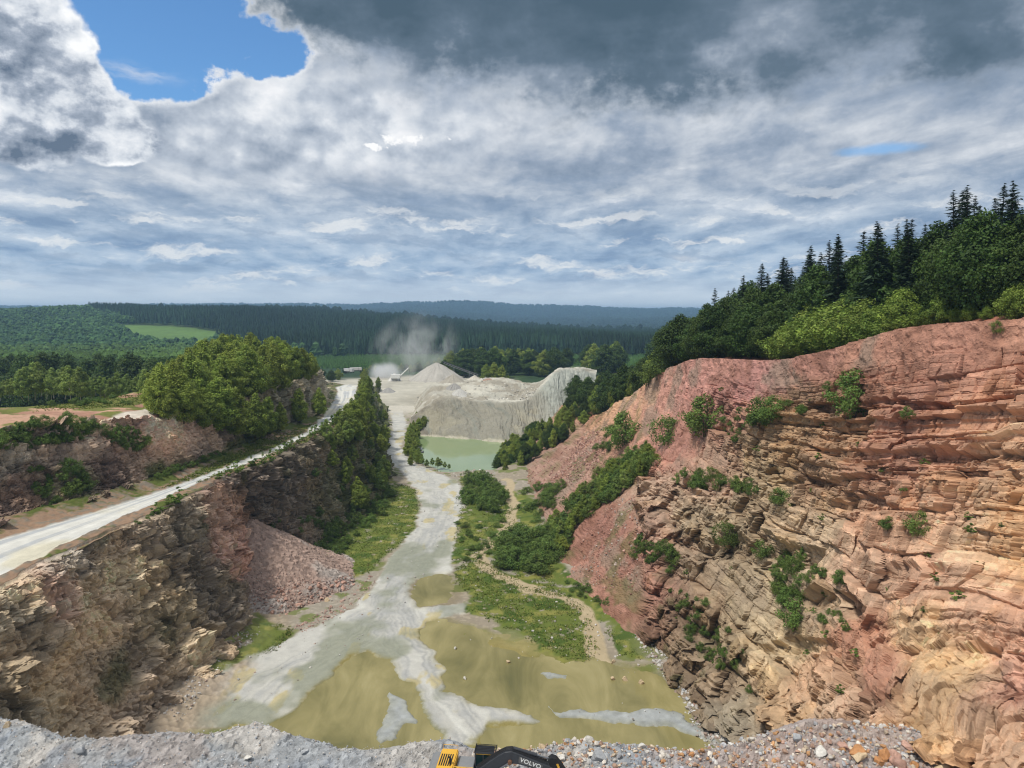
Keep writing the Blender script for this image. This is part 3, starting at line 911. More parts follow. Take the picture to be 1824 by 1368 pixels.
ROAD_POLY = zp([(690, 800), (699, 828), (722, 848), (745, 873), (750, 905), (738, 942), (705, 985), (680, 1022), (655, 1060), (612, 1092), (560, 1118), (510, 1142),
                (460, 1165), (405, 1196), (345, 1240), (300, 1300), (480, 1296), (520, 1266), (572, 1220), (618, 1172), (650, 1160), (690, 1176), (700, 1200), (734, 1216),
                (746, 1240), (764, 1270), (790, 1300), (800, 1330), (860, 1312), (872, 1290), (962, 1286), (950, 1268), (835, 1254), (796, 1228), (790, 1190), (765, 1164), (750, 1138),
                (757, 1110), (835, 1092), (842, 1078), (748, 1084), (732, 1060), (738, 1034), (800, 1022), (806, 990), (812, 955), (820, 918), (824, 885), (813, 856), (780, 842), (735, 826), (716, 800)])
LOWER = [tuple(at_z(px, py, z)[:2]) for px, py, z in ((704, 830, 0), (698, 812, 0), (700, 795, 0.3), (710, 775, 1.0), (712, 757, 1.8), (707, 740, 2.8), (706, 726, 3.6), (716, 712, 4.0), (728, 702, 4.0))]
ISLAND = zp([(706, 1226), (720, 1240), (732, 1262), (752, 1277), (746, 1292), (722, 1290), (716, 1322), (680, 1328), (684, 1260)])
STRIP = zp([(975, 1256), (1000, 1265), (1090, 1268), (1180, 1258), (1242, 1286), (1300, 1340), (1215, 1304), (1150, 1290), (1080, 1290), (998, 1279)])
PUDDLE = zp([(745, 1030), (790, 1022), (812, 1045), (806, 1076), (745, 1082), (733, 1060)])
ISLET = zp([(962, 1203), (985, 1198), (1008, 1206), (985, 1214)])
POOLS = [zp([(640, 1162), (690, 1180), (732, 1220), (742, 1262), (775, 1305), (720, 1345), (560, 1340), (490, 1310), (540, 1255), (590, 1205)]),
         zp([(765, 1105), (790, 1108), (830, 1135), (900, 1160), (1000, 1190), (1090, 1195), (1180, 1210), (1225, 1256), (1252, 1330), (1240, 1390), (820, 1390), (860, 1322), (880, 1296),
             (965, 1292), (960, 1268), (840, 1252), (800, 1228), (795, 1190), (768, 1160), (754, 1138)]),
         zp([(420, 1285), (470, 1240), (500, 1250), (480, 1300), (440, 1330)])]
MARSH = zp([(630, 1140), (740, 1190), (770, 1100), (1080, 1175), (1180, 1205), (1260, 1330), (1250, 1420), (460, 1420), (400, 1290), (480, 1230), (560, 1180)])
GRASS = [zp([(806, 1012), (852, 1000), (905, 1022), (1000, 1050), (1110, 1058), (1160, 1100), (1195, 1160), (1180, 1185), (1110, 1168), (1075, 1112), (1045, 1092), (1062, 1165), (1040, 1182), (990, 1168),
             (930, 1128), (880, 1112), (838, 1086), (848, 1062), (812, 1040)]),
         zp([(700, 858), (742, 872), (748, 905), (735, 945), (700, 982), (660, 1018), (600, 1040), (530, 1040), (520, 1000), (600, 930), (660, 880)]),
         zp([(470, 1102), (525, 1128), (490, 1160), (430, 1182), (385, 1216), (345, 1222), (375, 1180), (420, 1130)]),
         zp([(823, 850), (900, 868), (912, 930), (885, 985), (850, 1002), (806, 1004), (812, 960), (822, 915)]),
         zp([(880, 860), (960, 900), (960, 960), (1000, 1010), (1060, 1060), (960, 1040), (880, 1010), (880, 960), (915, 930)])]
TRACK = [tuple(q) for q in zp([(905, 858), (913, 900), (905, 942), (872, 968), (850, 992), (868, 1018), (930, 1046), (1000, 1066), (1040, 1088), (1058, 1130), (1075, 1180)])]

def build_floor():
    S, R = 820, 820
    v = np.linspace(0, 1, R)
    y = 74 * (440 / 74) ** v
    x = np.linspace(-0.80, 0.52, S)
    B = np.zeros((R, S, 3))
    B[..., 1] = y[:, None]
    B[..., 0] = x[None] * (y[:, None] * 0.78 + 18)
    n3 = fbm(B * 0.08, 4, 301)
    n4 = fbm(B * 0.35, 5, 302)
    n5 = fbm(B * 1.3, 3, 303)
    wx, wy = B[..., 0] + n4 * 1.3 + n3 * 1.2, B[..., 1] + fbm(B * 0.35 + 40, 5, 304) * 2.0
    road = poly_sd(wx, wy, ROAD_POLY)
    road = np.maximum(road, 3.6 - line_d(wx, wy, LOWER) - 0.02 * np.maximum(B[..., 1] - 300, 0) * 0)
    isl = np.maximum(poly_sd(wx, wy, ISLAND), np.maximum(poly_sd(wx, wy, STRIP), poly_sd(wx, wy, ISLET)))
    grass = np.max([poly_sd(wx, wy, g) for g in GRASS], 0)
    pools = np.max([poly_sd(wx, wy, g) for g in POOLS], 0)
    marsh = poly_sd(wx, wy, MARSH)
    pud = poly_sd(wx, wy, PUDDLE)
    track = 2.0 - line_d(wx, wy, TRACK)
    dry = np.maximum(road, isl)
    # height: pools lie below 0
    z = 0.10 + 0.11 * n4 + 0.03 * n5
    z = z + 0.10 * smooth(dry, -0.6, 1.0) + 0.10 * smooth(grass, -1, 2)
    z = z - 0.34 * smooth(pools, -0.9, 0.8) * smooth(dry, 0.6, -0.4)
    z = z - 0.30 * smooth(pud, -0.5, 1.0)
    z = z - 0.16 * smooth(marsh, -1, 1) * smooth(dry, 0.4, -0.4) * smooth(n3, -0.15, 0.15) * smooth(grass, 1, -1)
    # rises to the far end of the lower road and to the yard, and drops into the pond
    z = z + smooth(B[..., 1], 300, 440) * 4.0
    pond = poly_sd(B[..., 0] + n4 * 1.5, B[..., 1] + n3 * 4, POND)
    z = z - 2.2 * smooth(pond, -4.0, 6.0) - smooth(pond, -2, 3) * smooth(B[..., 1], 300, 440) * 4.0
    c = np.ones(B.shape) * np.array(lin(156, 148, 134))                       # stony ground
    c = mix3(c, np.array(lin(150, 138, 118)), smooth(n3, -0.1, 0.3) * 0.6)
    pebble = smooth(n5, 0.15, 0.45)
    c = c * (1 + 0.25 * (pebble - 0.3))[..., None]
    mud = mix3(np.ones(B.shape) * np.array(lin(150, 140, 92)), np.array(lin(122, 120, 66)), smooth(n3, -0.2, 0.25))
    c = mix3(c, mud, smooth(marsh + 2 * n4, -3, 2))
    g1 = mix3(np.ones(B.shape) * np.array(lin(96, 108, 46)), np.array(lin(130, 130, 66)), smooth(n4, 0.05, 0.4))
    g1 = mix3(g1, np.array(lin(72, 92, 34)), smooth(fbm(B * 0.22, 4, 306), 0.05, 0.35))
    gm = smooth(grass + n4 * 2.2, -0.8, 0.8) * smooth(fbm(B * 0.55, 4, 307), 0.5, 0.3)
    c = mix3(c, g1, gm)
    scat = smooth(fbm(B * 0.25, 5, 305), 0.16, 0.3) * smooth(marsh, 4, -2) * smooth(dry, 0.5, -1.5) * 0.8
    c = mix3(c, np.array(lin(100, 112, 46)), scat)
    c = mix3(c, np.array(lin(176, 160, 130)), smooth(track + n4 * 1.0, 0.1, 0.7) * smooth(dry, 1, -1))
    # road surface: pale grey with drawn-out wheel tracks along its course
    spine = [tuple(q) for q in zp([(706, 815), (760, 858), (790, 890), (785, 930), (755, 985), (725, 1030), (690, 1090), (640, 1130), (560, 1170), (460, 1225), (380, 1300)])]
    spine2 = [tuple(q) for q in zp([(700, 1080), (715, 1140), (745, 1190), (775, 1240), (815, 1290), (840, 1325)])]
    d1, d2 = line_d(wx, wy, spine), line_d(wx, wy, spine2)
    dd = np.minimum(d1, d2 * 1.3)
    flow = fbm(np.stack([np.where(d1 < d2 * 1.3, d1, d2) * 0.55, B[..., 1] * 0.012, B[..., 0] * 0.012], -1), 3, 310) * 0.7 + 0.3 * n4
    rc = np.ones(B.shape) * np.array(lin(188, 187, 180))
    rc = mix3(rc, np.array(lin(158, 160, 160)), smooth(flow, -0.05, 0.3) * 0.6)
    rc = mix3(rc, np.array(lin(206, 206, 198)), smooth(-flow, 0.08, 0.4) * 0.5)
    rc = mix3(rc, np.array(lin(186, 172, 122)), smooth(fbm(B * np.array([.25, .12, 1]), 4, 311), 0.28, 0.45) * 0.75)
    for off in (-3.2, -1.4, 0.6, 2.4, 4.0):                       # wheel ruts that follow the lanes
        rut = np.exp(-((np.where(d1 < d2 * 1.3, d1, d2) - abs(off) + 0.12 * n3) / 0.25) ** 2) * smooth(fbm(B * 0.12 + off, 3, 320), -0.2, 0.2)
        rc = mix3(rc, np.array(lin(136, 138, 138)), rut * 0.42)
        z = z - 0.06 * rut * smooth(road, 0, 1.5)
    wet = smooth(fbm(B * np.array([.10, .07, 1]), 4, 312) + 0.55 * smooth(B[..., 0], -16, -40) * smooth(B[..., 1], 150, 110), 0.15, 0.45)
    rc = mix3(rc, np.array(lin(132, 136, 116)), wet * 0.75)
    c = mix3(c, rc, smooth(road, -0.5, 0.6))
    ic = np.ones(B.shape) * np.array(lin(160, 164, 164)) * (1 + 0.25 * n5)[..., None]
    c = mix3(c, ic, smooth(isl, -0.4, 0.5))
    rim = np.exp(-(np.minimum(np.abs(dry), 9) / 0.45) ** 2) * smooth(n5, 0.0, 0.3)
    c = mix3(c, np.array(lin(214, 214, 210)), rim * 0.2)
    damp = smooth(dry + 0.6 * n4, 2.2, -0.2) * smooth(np.maximum(pools, pud), -3.5, -0.3)
    c = mix3(c, c * np.array([0.80, 0.78, 0.66]), damp * 0.8)
    # rubble apron below the right cliff and left wall, pink dust
    c = mix3(c, np.array(lin(192, 187, 174)), smooth(B[..., 1] + 12 * n3, 392, 425) * smooth(pond, 0, -3))
    xr = np.interp(B[..., 1], [80, 97, 109, 126, 155, 205, 270], [41, 40, 33, 28, 17, 8, 0])
    ap = smooth(xr - B[..., 0] + 2 * n4, 8, 2) * smooth(B[..., 1], 135, 112)
    c = mix3(c, np.array(lin(158, 146, 136)) * (1 + 0.4 * n5)[..., None], ap * 0.8)
    z = z + smooth(xr - B[..., 0], 8, -2) * 1.2 + ap * 0.25 * n5
    xl = np.interp(B[..., 1], FOOT[:, 0], FOOT[:, 1])
    al = smooth(B[..., 0] - xl + 2 * n4, 8, 3) * smooth(B[..., 1], 160, 140)
    c = mix3(c, np.array(lin(160, 144, 124)) * (1 + 0.4 * n5)[..., None], al * 0.9 * (1 - 0.9 * smooth(poly_sd(wx, wy, GRASS[2]) + 2.5 * n4, -0.5, 1.0)))
    z = z + al * (0.5 + 0.3 * n5) + smooth(B[..., 0] - xl, 4, -1) * 1.0
    B[..., 2] = z
    PATCH['floor'] = (B, None)
    grid_object('quarry_floor', B, np.clip(c, 0.01, 0.8), M_FLOOR, True)

POND = zp([(742, 772), (775, 768), (830, 777), (905, 782), (930, 800), (885, 834), (850, 836), (790, 836), (745, 822), (736, 806)])
build_floor()

def water_mat(name, stops, scale, rough, coat):
    m, nt, b = new_mat(name)
    co = obj_coord(nt)
    mp = nt.nodes.new('ShaderNodeMapping')
    mp.inputs['Rotation'].default_value = (0, 0, math.radians(35))
    mp.inputs['Scale'].default_value = (1.0, 0.35, 1.0)
    nt.links.new(co.s, mp.inputs['Vector'])
    n = n_noise(nt, X(nt, mp.outputs[0]), scale, 6, 0.6, dist=0.6)
    n2 = n_noise(nt, co, scale * 0.3, 3, 0.5)
    nt.links.new(n_ramp(nt, n * 0.6 + n2 * 0.4, stops).s, b.inputs['Base Color'])
    b.inputs['Roughness'].default_value = rough
    b.inputs['IOR'].default_value = 1.33
    b.inputs['Specular IOR Level'].default_value = coat
    add_bump(nt, b, n_noise(nt, co, 2.5, 3, 0.6), 0.03, 0.05)
    return m
M_POOL = water_mat('shallow_algae_water', [(0.30, lin(92, 92, 58)), (0.42, lin(126, 120, 78)), (0.55, lin(152, 143, 98)), (0.70, lin(176, 166, 122))], 0.16, 0.07, 0.5)
M_POND = water_mat('milky_pond_water', [(0.3, lin(122, 142, 96)), (0.7, lin(140, 158, 116))], 0.05, 0.06, 0.5)

def water_sheet(name, x0, x1, y0, y1, z, mat):
    v = np.array([(x0, y0, z), (x1, y0, z), (x1, y1, z), (x0, y1, z)])
    link(name, raw_mesh(name, v, [np.array([[0, 1, 2, 3]])], mat), kind='structure')
water_sheet('water', -58, 40, 74, 200, 0.0, M_POOL)
px_ = np.array(POND)
link('pond_water', raw_mesh('pond_water', np.array([(-70, 255, -0.3), (30, 255, -0.3), (30, 395, -0.3), (-70, 395, -0.3)]), [np.array([[0, 1, 2, 3]])], M_POND), kind='structure')

# ------------------------------------------------------------------ fan of red scree below the haul road
def build_scree():
    S, R = 260, 300
    B = np.zeros((R, S, 3))
    B[..., 0] = np.linspace(-66, -24, S)[None]
    B[..., 1] = np.linspace(126, 186, R)[:, None]
    n = fbm(B * 0.12, 4, 350)
    lumps, rl, _ = rock_blocks(B, 351, (0.7, 0.7, 0.7), 0.16, 0.6, 0.1)
    d = np.hypot(B[..., 0] + 58.5, (B[..., 1] - 162) * 0.92)
    B[..., 2] = 14.0 - 0.66 * d + 0.007 * np.maximum(d - 11, 0) ** 2 + n * 1.3 + lumps
    B[..., 2] = np.where(d > 33, -2.5, B[..., 2])
    c = np.ones(B.shape) * np.array(lin(158, 136, 124))
    c = mix3(c, np.array(lin(162, 152, 144)), smooth(n + 0.02 * (d - 18), 0.0, 0.3))
    c = c * (1 + 0.6 * (rl[..., 0] - .5))[..., None]
    PATCH['scree'] = (B, None)
    grid_object('scree', B, np.clip(c, .02, .7), M_SOIL)
build_scree()

# ------------------------------------------------------------------ the gravel bench in the foreground
BENCH_EDGE = [(-80, 1262), (0, 1275), (80, 1292), (110, 1306), (170, 1312), (230, 1306), (300, 1300), (370, 1302), (430, 1290), (460, 1283), (500, 1301), (560, 1312), (610, 1328), (650, 1330),
              (720, 1324), (780, 1316), (800, 1313), (840, 1330), (900, 1334), (960, 1326), (1020, 1318), (1080, 1328), (1150, 1332), (1220, 1342), (1300, 1334), (1340, 1326), (1420, 1308), (1520, 1302), (1600, 1304), (1900, 1300)]
BZ = 21.0
def bench_height(x, y):
    e = np.array([at_z(px, py, BZ + 0.6) for px, py in BENCH_EDGE])
    ye = np.interp(x, e[:, 0], e[:, 1])
    return ye
def build_bench():
    S, R = 900, 330
    x = np.linspace(-72, 52, S)
    yb = bench_height(x, None)
    rows = np.concatenate([np.linspace(0, 0.62, 60, endpoint=False), np.linspace(0.62, 1.0, 220, endpoint=False), np.linspace(1.0, 1.14, 50)])
    B = np.zeros((R, S, 3))
    B[..., 0] = x[None]
    B[..., 1] = rows[:, None] * yb[None]
    n = fbm(B * 0.18, 5, 401)
    n2 = fbm(B * 0.9, 5, 402)
    lumps, rl, _ = rock_blocks(np.concatenate([B[..., :2], n2[..., None]], -1), 44, (0.5, 0.5, 0.5), 0.10, 0.6, 0.1)
    d = yb[None] - B[..., 1]
    z = BZ + n * 0.35 + n2 * 0.22 + lumps + 0.75 * smooth(np.abs(d - 1.2), 2.4, 0.0)
    rub = smooth(B[..., 0], 3.0, 8.0)
    z = z + rub * (0.35 + 0.5 * np.exp(-((d - 4) / 4.5) ** 2))
    z = z + 1.5 * np.exp(-((B[..., 0] - 27) / 5.0) ** 2 - ((d - 3.5) / 4.0) ** 2)
    z = z - smooth(d, 0.0, -7.5) * (BZ + 3)
    c = np.ones(B.shape) * np.array(lin(168, 170, 170))
    c = mix3(c, np.array(lin(196, 186, 172)), smooth(fbm(B * 0.22, 4, 403), 0.0, 0.3) * 0.8)
    c = mix3(c, np.array(lin(142, 150, 160)), smooth(fbm(B * 0.3, 4, 404), 0.15, 0.4) * 0.7)
    c = mix3(c, np.array(lin(180, 158, 142)), smooth(fbm(B * 0.2 + 9, 4, 405) + 0.3 * rub, 0.2, 0.45) * 0.6)
    c = mix3(c, np.array(lin(188, 150, 128)), smooth(B[..., 0], 12, 24) * 0.5)
    c = desat(c, 0.3) * 0.84 * (1 + 0.4 * (rl[..., 0] - .5))[..., None] * np.array([0.98, 1.0, 1.03])
    B[..., 2] = z
    PATCH['bench'] = (B, None)
    grid_object('bench', B, np.clip(c, .02, .75), M_GRAVEL)
build_bench()

# ------------------------------------------------------------------ the wide ground, valley and far hills
def ground_z(x, y):
    r = np.hypot(x, y)
    z = -3 + 10 * smooth(y, 330, 560) - 3 * smooth(y, 620, 900)
    z = z + 6 * np.exp(-(((x - 60) / 120) ** 2 + ((y - 600) / 110) ** 2))
    z = z + 14 * smooth(x, -120, -260) * smooth(y, 120, 260) * smooth(y, 700, 380)
    # spruce ridge rising from the valley, falling off to the right
    ridge = np.interp(x, [-3000, -1600, -1000, -600, -270, 0, 300, 900], [34, 36, 46, 45, 20, -4, -14, -20])
    ridge = ridge * (1 + 0.22 * fbm(np.stack([x * .0035, y * .001, 0 * x + 2], -1), 3, 509)) + 5 * fbm(np.stack([x * .006, 0 * y, 0 * x + 5], -1), 3, 510)
    z = z + (ridge + 4) * smooth(y, 930, 1750) - 55 * smooth(y, 1900, 3000)
    far = 22 * smooth(y, 2600, 3400) * smooth(x, -400, 900) + 8 * fbm(np.stack([x * .001, y * .0007, 0 * x], -1), 4, 501)
    far2 = 42 * smooth(y, 3400, 5200) * (0.6 + 0.5 * fbm(np.stack([x * .0009, y * .0004, 0 * x + 3], -1), 3, 502))
    far3 = 88 * smooth(y, 5200, 7600) * (0.92 + 0.55 * fbm(np.stack([x * .0005, 0 * y, 0 * x + 7], -1), 4, 503))
    z = z + (far + far2 + far3) * smooth(y, 2000, 2800)
    # right hand hill behind the cliff
    z = z + 16 * smooth(x - 0.16 * y, 120, 420) * smooth(y, 100, 240)
    return z

FIELD = [tuple(at_z(px, py, z)[:2]) for px, py, z in ((190, 579, 35), (300, 578, 37), (385, 580, 36), (425, 584, 34), (400, 592, 28), (350, 618, 9), (290, 622, 7), (240, 608, 14))]
def build_ground():
    S, R = 460, 420
    az = np.linspace(-0.95, 0.95, S)
    r = 60 * (16000 / 60) ** np.linspace(0, 1, R)
    B = np.zeros((R, S, 3))
    B[..., 0] = r[:, None] * np.sin(az)[None]
    B[..., 1] = r[:, None] * np.cos(az)[None]
    z = ground_z(B[..., 0], B[..., 1])
    z = np.where(B[..., 1] < 325, np.minimum(z, -3), z)
    n = fbm(B * 0.006, 4, 511)
    c = mix3(np.ones(B.shape) * np.array(lin(44, 66, 40)), np.array(lin(70, 88, 46)), smooth(n, 0, 0.4))
    c = mix3(c, np.array(lin(82, 106, 50)), smooth(np.abs(B[..., 1] - 850), 120, 60) * 0.9)
    farm = smooth(B[..., 1], 2300, 3000)
    c = mix3(c, np.array(lin(34, 50, 40)) * (1 + 0.5 * n)[..., None], farm)
    pale = smooth(fbm(np.stack([B[..., 0] * .0016, B[..., 1] * .0011, 0 * z], -1), 3, 513), 0.22, 0.34) * farm * smooth(B[..., 1], 9000, 5000)
    c = mix3(c, np.array(lin(104, 120, 70)), pale * 0.8)
    yard = 0.8 * smooth(np.hypot((B[..., 0] + 85) / 85, (B[..., 1] - 520) / 85) + 0.2 * fbm(B * 0.05, 3, 5), 1.1, 0.8)
    c = mix3(c, np.array(lin(196, 190, 176)), yard)
    fl = poly_sd(B[..., 0], B[..., 1], FIELD)
    c = mix3(c, np.array(lin(90, 118, 56)), smooth(fl, -12, 8))
    wood = farm * (1 - pale)
    z = z + wood * (12 + 6 * fbm(B * np.array([.02, .02, 1]), 4, 515))
    B[..., 2] = z
    grid_object('ground', B, np.clip(c, 0.005, 0.8), M_FAR, True)
build_ground()
# ================================================================== PLANTS
def leaf_mat(name, rgb, hue=0.011, val=0.35, trans=0.28):
    m, nt, b = new_mat(name)
    at = nt.nodes.new('ShaderNodeAttribute')
    at.attribute_name = 'Col'
    oi = nt.nodes.new('ShaderNodeObjectInfo')
    rnd = X(nt, oi.outputs['Random'])
    hs = nt.nodes.new('ShaderNodeHueSaturation')
    nt.links.new((rnd * 2 * hue + (0.5 - hue)).s, hs.inputs['Hue'])
    rnd2 = (rnd * 7.31)._m('FRACT')
    nt.links.new((rnd2 * val + (1.0 - val / 2)).s, hs.inputs['Value'])
    hs.inputs['Saturation'].default_value = 0.95
    c = n_mix(nt, 1.0, rgb, X(nt, at.outputs['Color']), 'MULTIPLY')
    nt.links.new(c.s, hs.inputs['Color'])
    nt.links.new(hs.outputs[0], b.inputs['Base Color'])
    b.inputs['Roughness'].default_value = 0.6
    b.inputs['Specular IOR Level'].default_value = 0.25
    tr = nt.nodes.new('ShaderNodeBsdfTranslucent')
    nt.links.new(hs.outputs[0], tr.inputs['Color'])
    mx = nt.nodes.new('ShaderNodeMixShader')
    mx.inputs[0].default_value = trans
    nt.links.new(b.outputs[0], mx.inputs[1])
    nt.links.new(tr.outputs[0], mx.inputs[2])
    out = [n for n in nt.nodes if n.type == 'OUTPUT_MATERIAL'][0]
    nt.links.new(mx.outputs[0], out.inputs['Surface'])
    return m

M_BARK = plain_mat('grey_bark', lin(84, 74, 62), 0.9, var=0.3, scale=4)
M_BIRCH = plain_mat('pale_bark', lin(170, 164, 150), 0.85, var=0.35, scale=6)
M_LEAF = {
    'beech_tree': leaf_mat('beech_leaves', lin(70, 92, 34)),
    'alder_tree': leaf_mat('alder_leaves', lin(134, 150, 56)),
    'birch_tree': leaf_mat('birch_leaves', lin(132, 152, 70)),
    'young_birch': leaf_mat('fresh_birch_leaves', lin(128, 148, 56)),
    'spruce_tree': leaf_mat('spruce_needles', lin(48, 68, 42), trans=0.1),
    'shrub': leaf_mat('shrub_leaves', lin(100, 124, 52)),
    'sapling': leaf_mat('sapling_leaves', lin(108, 134, 54)),
}

def tube(pts, radii, n=6):
    pts = np.asarray(pts, float)
    k = len(pts)
    V = []
    for i in range(k):
        t = pts[min(i + 1, k - 1)] - pts[max(i - 1, 0)]
        t = t / (np.linalg.norm(t) + 1e-9)
        a = np.cross(t, [0.3, 0.9, 0.2]); a /= np.linalg.norm(a) + 1e-9
        b = np.cross(t, a)
        ang = np.arange(n) * 2 * math.pi / n
        V.append(pts[i] + radii[i] * (np.cos(ang)[:, None] * a + np.sin(ang)[:, None] * b))
    F = [[i * n + j, i * n + (j + 1) % n, (i + 1) * n + (j + 1) % n, (i + 1) * n + j] for i in range(k - 1) for j in range(n)]
    return np.concatenate(V), np.array(F)

def join_quads(parts):
    vs, fs, o = [], [], 0
    for v, f in parts:
        vs.append(v); fs.append(f + o); o += len(v)
    return np.concatenate(vs), np.concatenate(fs)

def leaf_quads(rng, pos, nrm, size, stretch=1.5):
    n = len(pos)
    a = np.cross(nrm, rng.normal(size=(n, 3)))
    a /= np.linalg.norm(a, axis=1, keepdims=True) + 1e-9
    b = np.cross(nrm, a)
    s = size * rng.uniform(0.65, 1.3, (n, 1))
    a, b = a * s * stretch * 0.5, b * s * 0.5
    V = np.stack([pos - a, pos + b, pos + a, pos - b], 1).reshape(-1, 3)     # diamond leaves
    return V, np.arange(4 * n).reshape(n, 4)

def make_broadleaf(seed, h, rx, z0, clumps, per, leaf, flat=0.6, top_narrow=0.5, lean=0.0, stems=1, trunk_r=0.2, ragged=0.25):
    rng = np.random.default_rng(seed)
    wood = []
    cents, rad = [], []
    tries = 0
    while len(cents) < clumps and tries < 4000:
        tries += 1
        t = rng.uniform(0.02, 1.0)
        prof = math.sqrt(max(0.02, 1 - (2 * t - 1) ** 2)) if top_narrow <= 0 else (math.sin(math.pi * (0.12 + 0.86 * t) ** (1 - 0.35 * top_narrow)))
        r = rx * prof * math.sqrt(rng.uniform(0.15, 1.0)) * (1 + rng.normal() * ragged * 0.5)
        a = rng.uniform(0, 2 * math.pi)
        p = np.array([r * math.cos(a) + lean * t, r * math.sin(a), z0 + (h - z0) * (0.04 + 0.93 * t)])
        cr = (0.24 + 0.14 * rng.uniform()) * rx * (1.15 - 0.40 * t)
        if all(np.linalg.norm((p - q) / np.array([1, 1, 0.8])) > 0.36 * (cr + c2) for q, c2 in zip(cents, rad)):
            cents.append(p); rad.append(cr)
    cents, rad = np.array(cents), np.array(rad)
    ctr = np.array([lean * 0.5, 0, (z0 + h) / 2])
    V, F, K, o = [], [], [], 0
    for p, cr in zip(cents, rad):
        m = max(12, int(per * (cr / (0.27 * rx)) ** 2))
        d = rng.normal(size=(m, 3)); d /= np.linalg.norm(d, axis=1, keepdims=True)
        d[:, 2] = np.where(rng.uniform(size=m) < 0.3, np.abs(d[:, 2]), d[:, 2])
        q = p + d * np.array([1, 1, flat]) * cr * rng.uniform(0.45, 1.1, (m, 1))
        out = (p - ctr) / (np.linalg.norm(p - ctr) + 1e-6)
        nr = d * 0.6 + out * 0.35 + np.array([0, 0, 0.35]) + rng.normal(size=(m, 3)) * 0.6
        nr /= np.linalg.norm(nr, axis=1, keepdims=True)
        v, f = leaf_quads(rng, q, nr, leaf)
        tone = rng.uniform(0.78, 1.22) * rng.uniform(0.75, 1.25, m)
        warm = rng.normal(0, 0.06, m)
        col = np.stack([tone * (1 + warm), tone, tone * (1 - warm)], 1)
        V.append(v); F.append(f + o); K.append(np.repeat(col, 4, 0)); o += len(v)
    V, F, K = np.concatenate(V), np.concatenate(F), np.concatenate(K)
    for s in range(stems):
        a = 2 * math.pi * s / stems + rng.uniform(0, 1)
        foot = np.array([math.cos(a), math.sin(a), 0]) * (0.06 * rx if stems > 1 else 0)
        topp = np.array([lean * 0.8, 0, h * 0.86]) + (np.array([math.cos(a), math.sin(a), 0]) * rx * 0.35 if stems > 1 else 0)
        k = 6
        pts = [foot + np.array([0, 0, -0.4])] + [foot + (topp - foot) * (i / k) + rng.normal(size=3) * 0.02 * h * np.array([1, 1, 0]) * (i > 0) for i in range(k + 1)]
        wood.append(tube(pts, [trunk_r * 1.3] + [trunk_r * (1 - 0.88 * i / k) for i in range(k + 1)], 6))
    order = rng.permutation(len(cents))[:min(16, len(cents))]
    for j in order:
        e = cents[j]
        bz = max(z0 * 0.7 + 0.1 * h, e[2] - 0.28 * h)
        st = np.array([lean * bz / h, 0, min(bz, h * 0.8)])
        mid = (st + e) / 2 + np.array([0, 0, -0.03 * h])
        wood.append(tube([st, mid, e], [trunk_r * 0.35, trunk_r * 0.22, trunk_r * 0.07], 4))
    return (V, F, K), join_quads(wood)

def make_spruce(seed, h, r0, z0, layers, twigs):
    rng = np.random.default_rng(seed)
    V, F, K, o = [], [], [], 0
    for i in range(layers):
        t = (i + rng.uniform(-0.3, 0.3)) / (layers - 1)
        t = min(max(t, 0), 1)
        z = z0 + (h - z0) * t
        R = r0 * (1 - t) ** 0.78 * rng.uniform(0.75, 1.12) + 0.10
        nb = max(6, int(10 * (1 - t) + 5))
        a0 = rng.uniform(0, 6.28)
        for b in range(nb):
            a = a0 + 2 * math.pi * b / nb + rng.normal() * 0.15
            L = R * rng.uniform(0.65, 1.15)
            zb = z + rng.uniform(-0.8, 0.8) * (h - z0) / layers
            droop = 0.34 - 0.5 * t + rng.normal() * 0.10
            m = max(6, int(twigs * L / r0) + 2)
            u = (np.arange(m) + rng.uniform(0, 1, m)) / m
            q = np.stack([np.cos(a) * u * L, np.sin(a) * u * L, zb - droop * L * u + 0.14 * L * u * u], 1)
            q += rng.normal(size=(m, 3)) * np.array([0.10, 0.10, 0.04]) * L
            along = np.array([math.cos(a), math.sin(a), -droop * 0.8])
            side = np.array([-math.sin(a), math.cos(a), 0])
            sg = np.where(rng.uniform(size=m) < 0.5, -1.0, 1.0)[:, None]
            d1 = along + side * sg * rng.uniform(0.3, 1.1, (m, 1)) + rng.normal(size=(m, 3)) * 0.15
            d1[:, 2] -= 0.25
            d1 /= np.linalg.norm(d1, axis=1, keepdims=True)
            up = np.array([0, 0, 1.0]) + rng.normal(size=(m, 3)) * 0.35
            d2 = np.cross(d1, up); d2 /= np.linalg.norm(d2, axis=1, keepdims=True)
            s = (0.085 * r0 + 0.26 * L) * rng.uniform(0.7, 1.25, (m, 1))
            v = np.stack([q - d1 * s * 0.5, q + d2 * s * 0.22, q + d1 * s, q - d2 * s * 0.22], 1).reshape(-1, 3)
            tone = rng.uniform(0.7, 1.2, m) * rng.uniform(0.85, 1.15)
            V.append(v); F.append(np.arange(4 * m).reshape(m, 4) + o); o += 4 * m
            K.append(np.repeat(np.stack([tone] * 3, 1), 4, 0))
    wood = [tube([(0, 0, -0.4), (0, 0, h * 0.5), (0, 0, h * 0.99)], [h * 0.014, h * 0.009, 0.015], 6)]
    return (np.concatenate(V), np.concatenate(F), np.concatenate(K)), join_quads(wood)

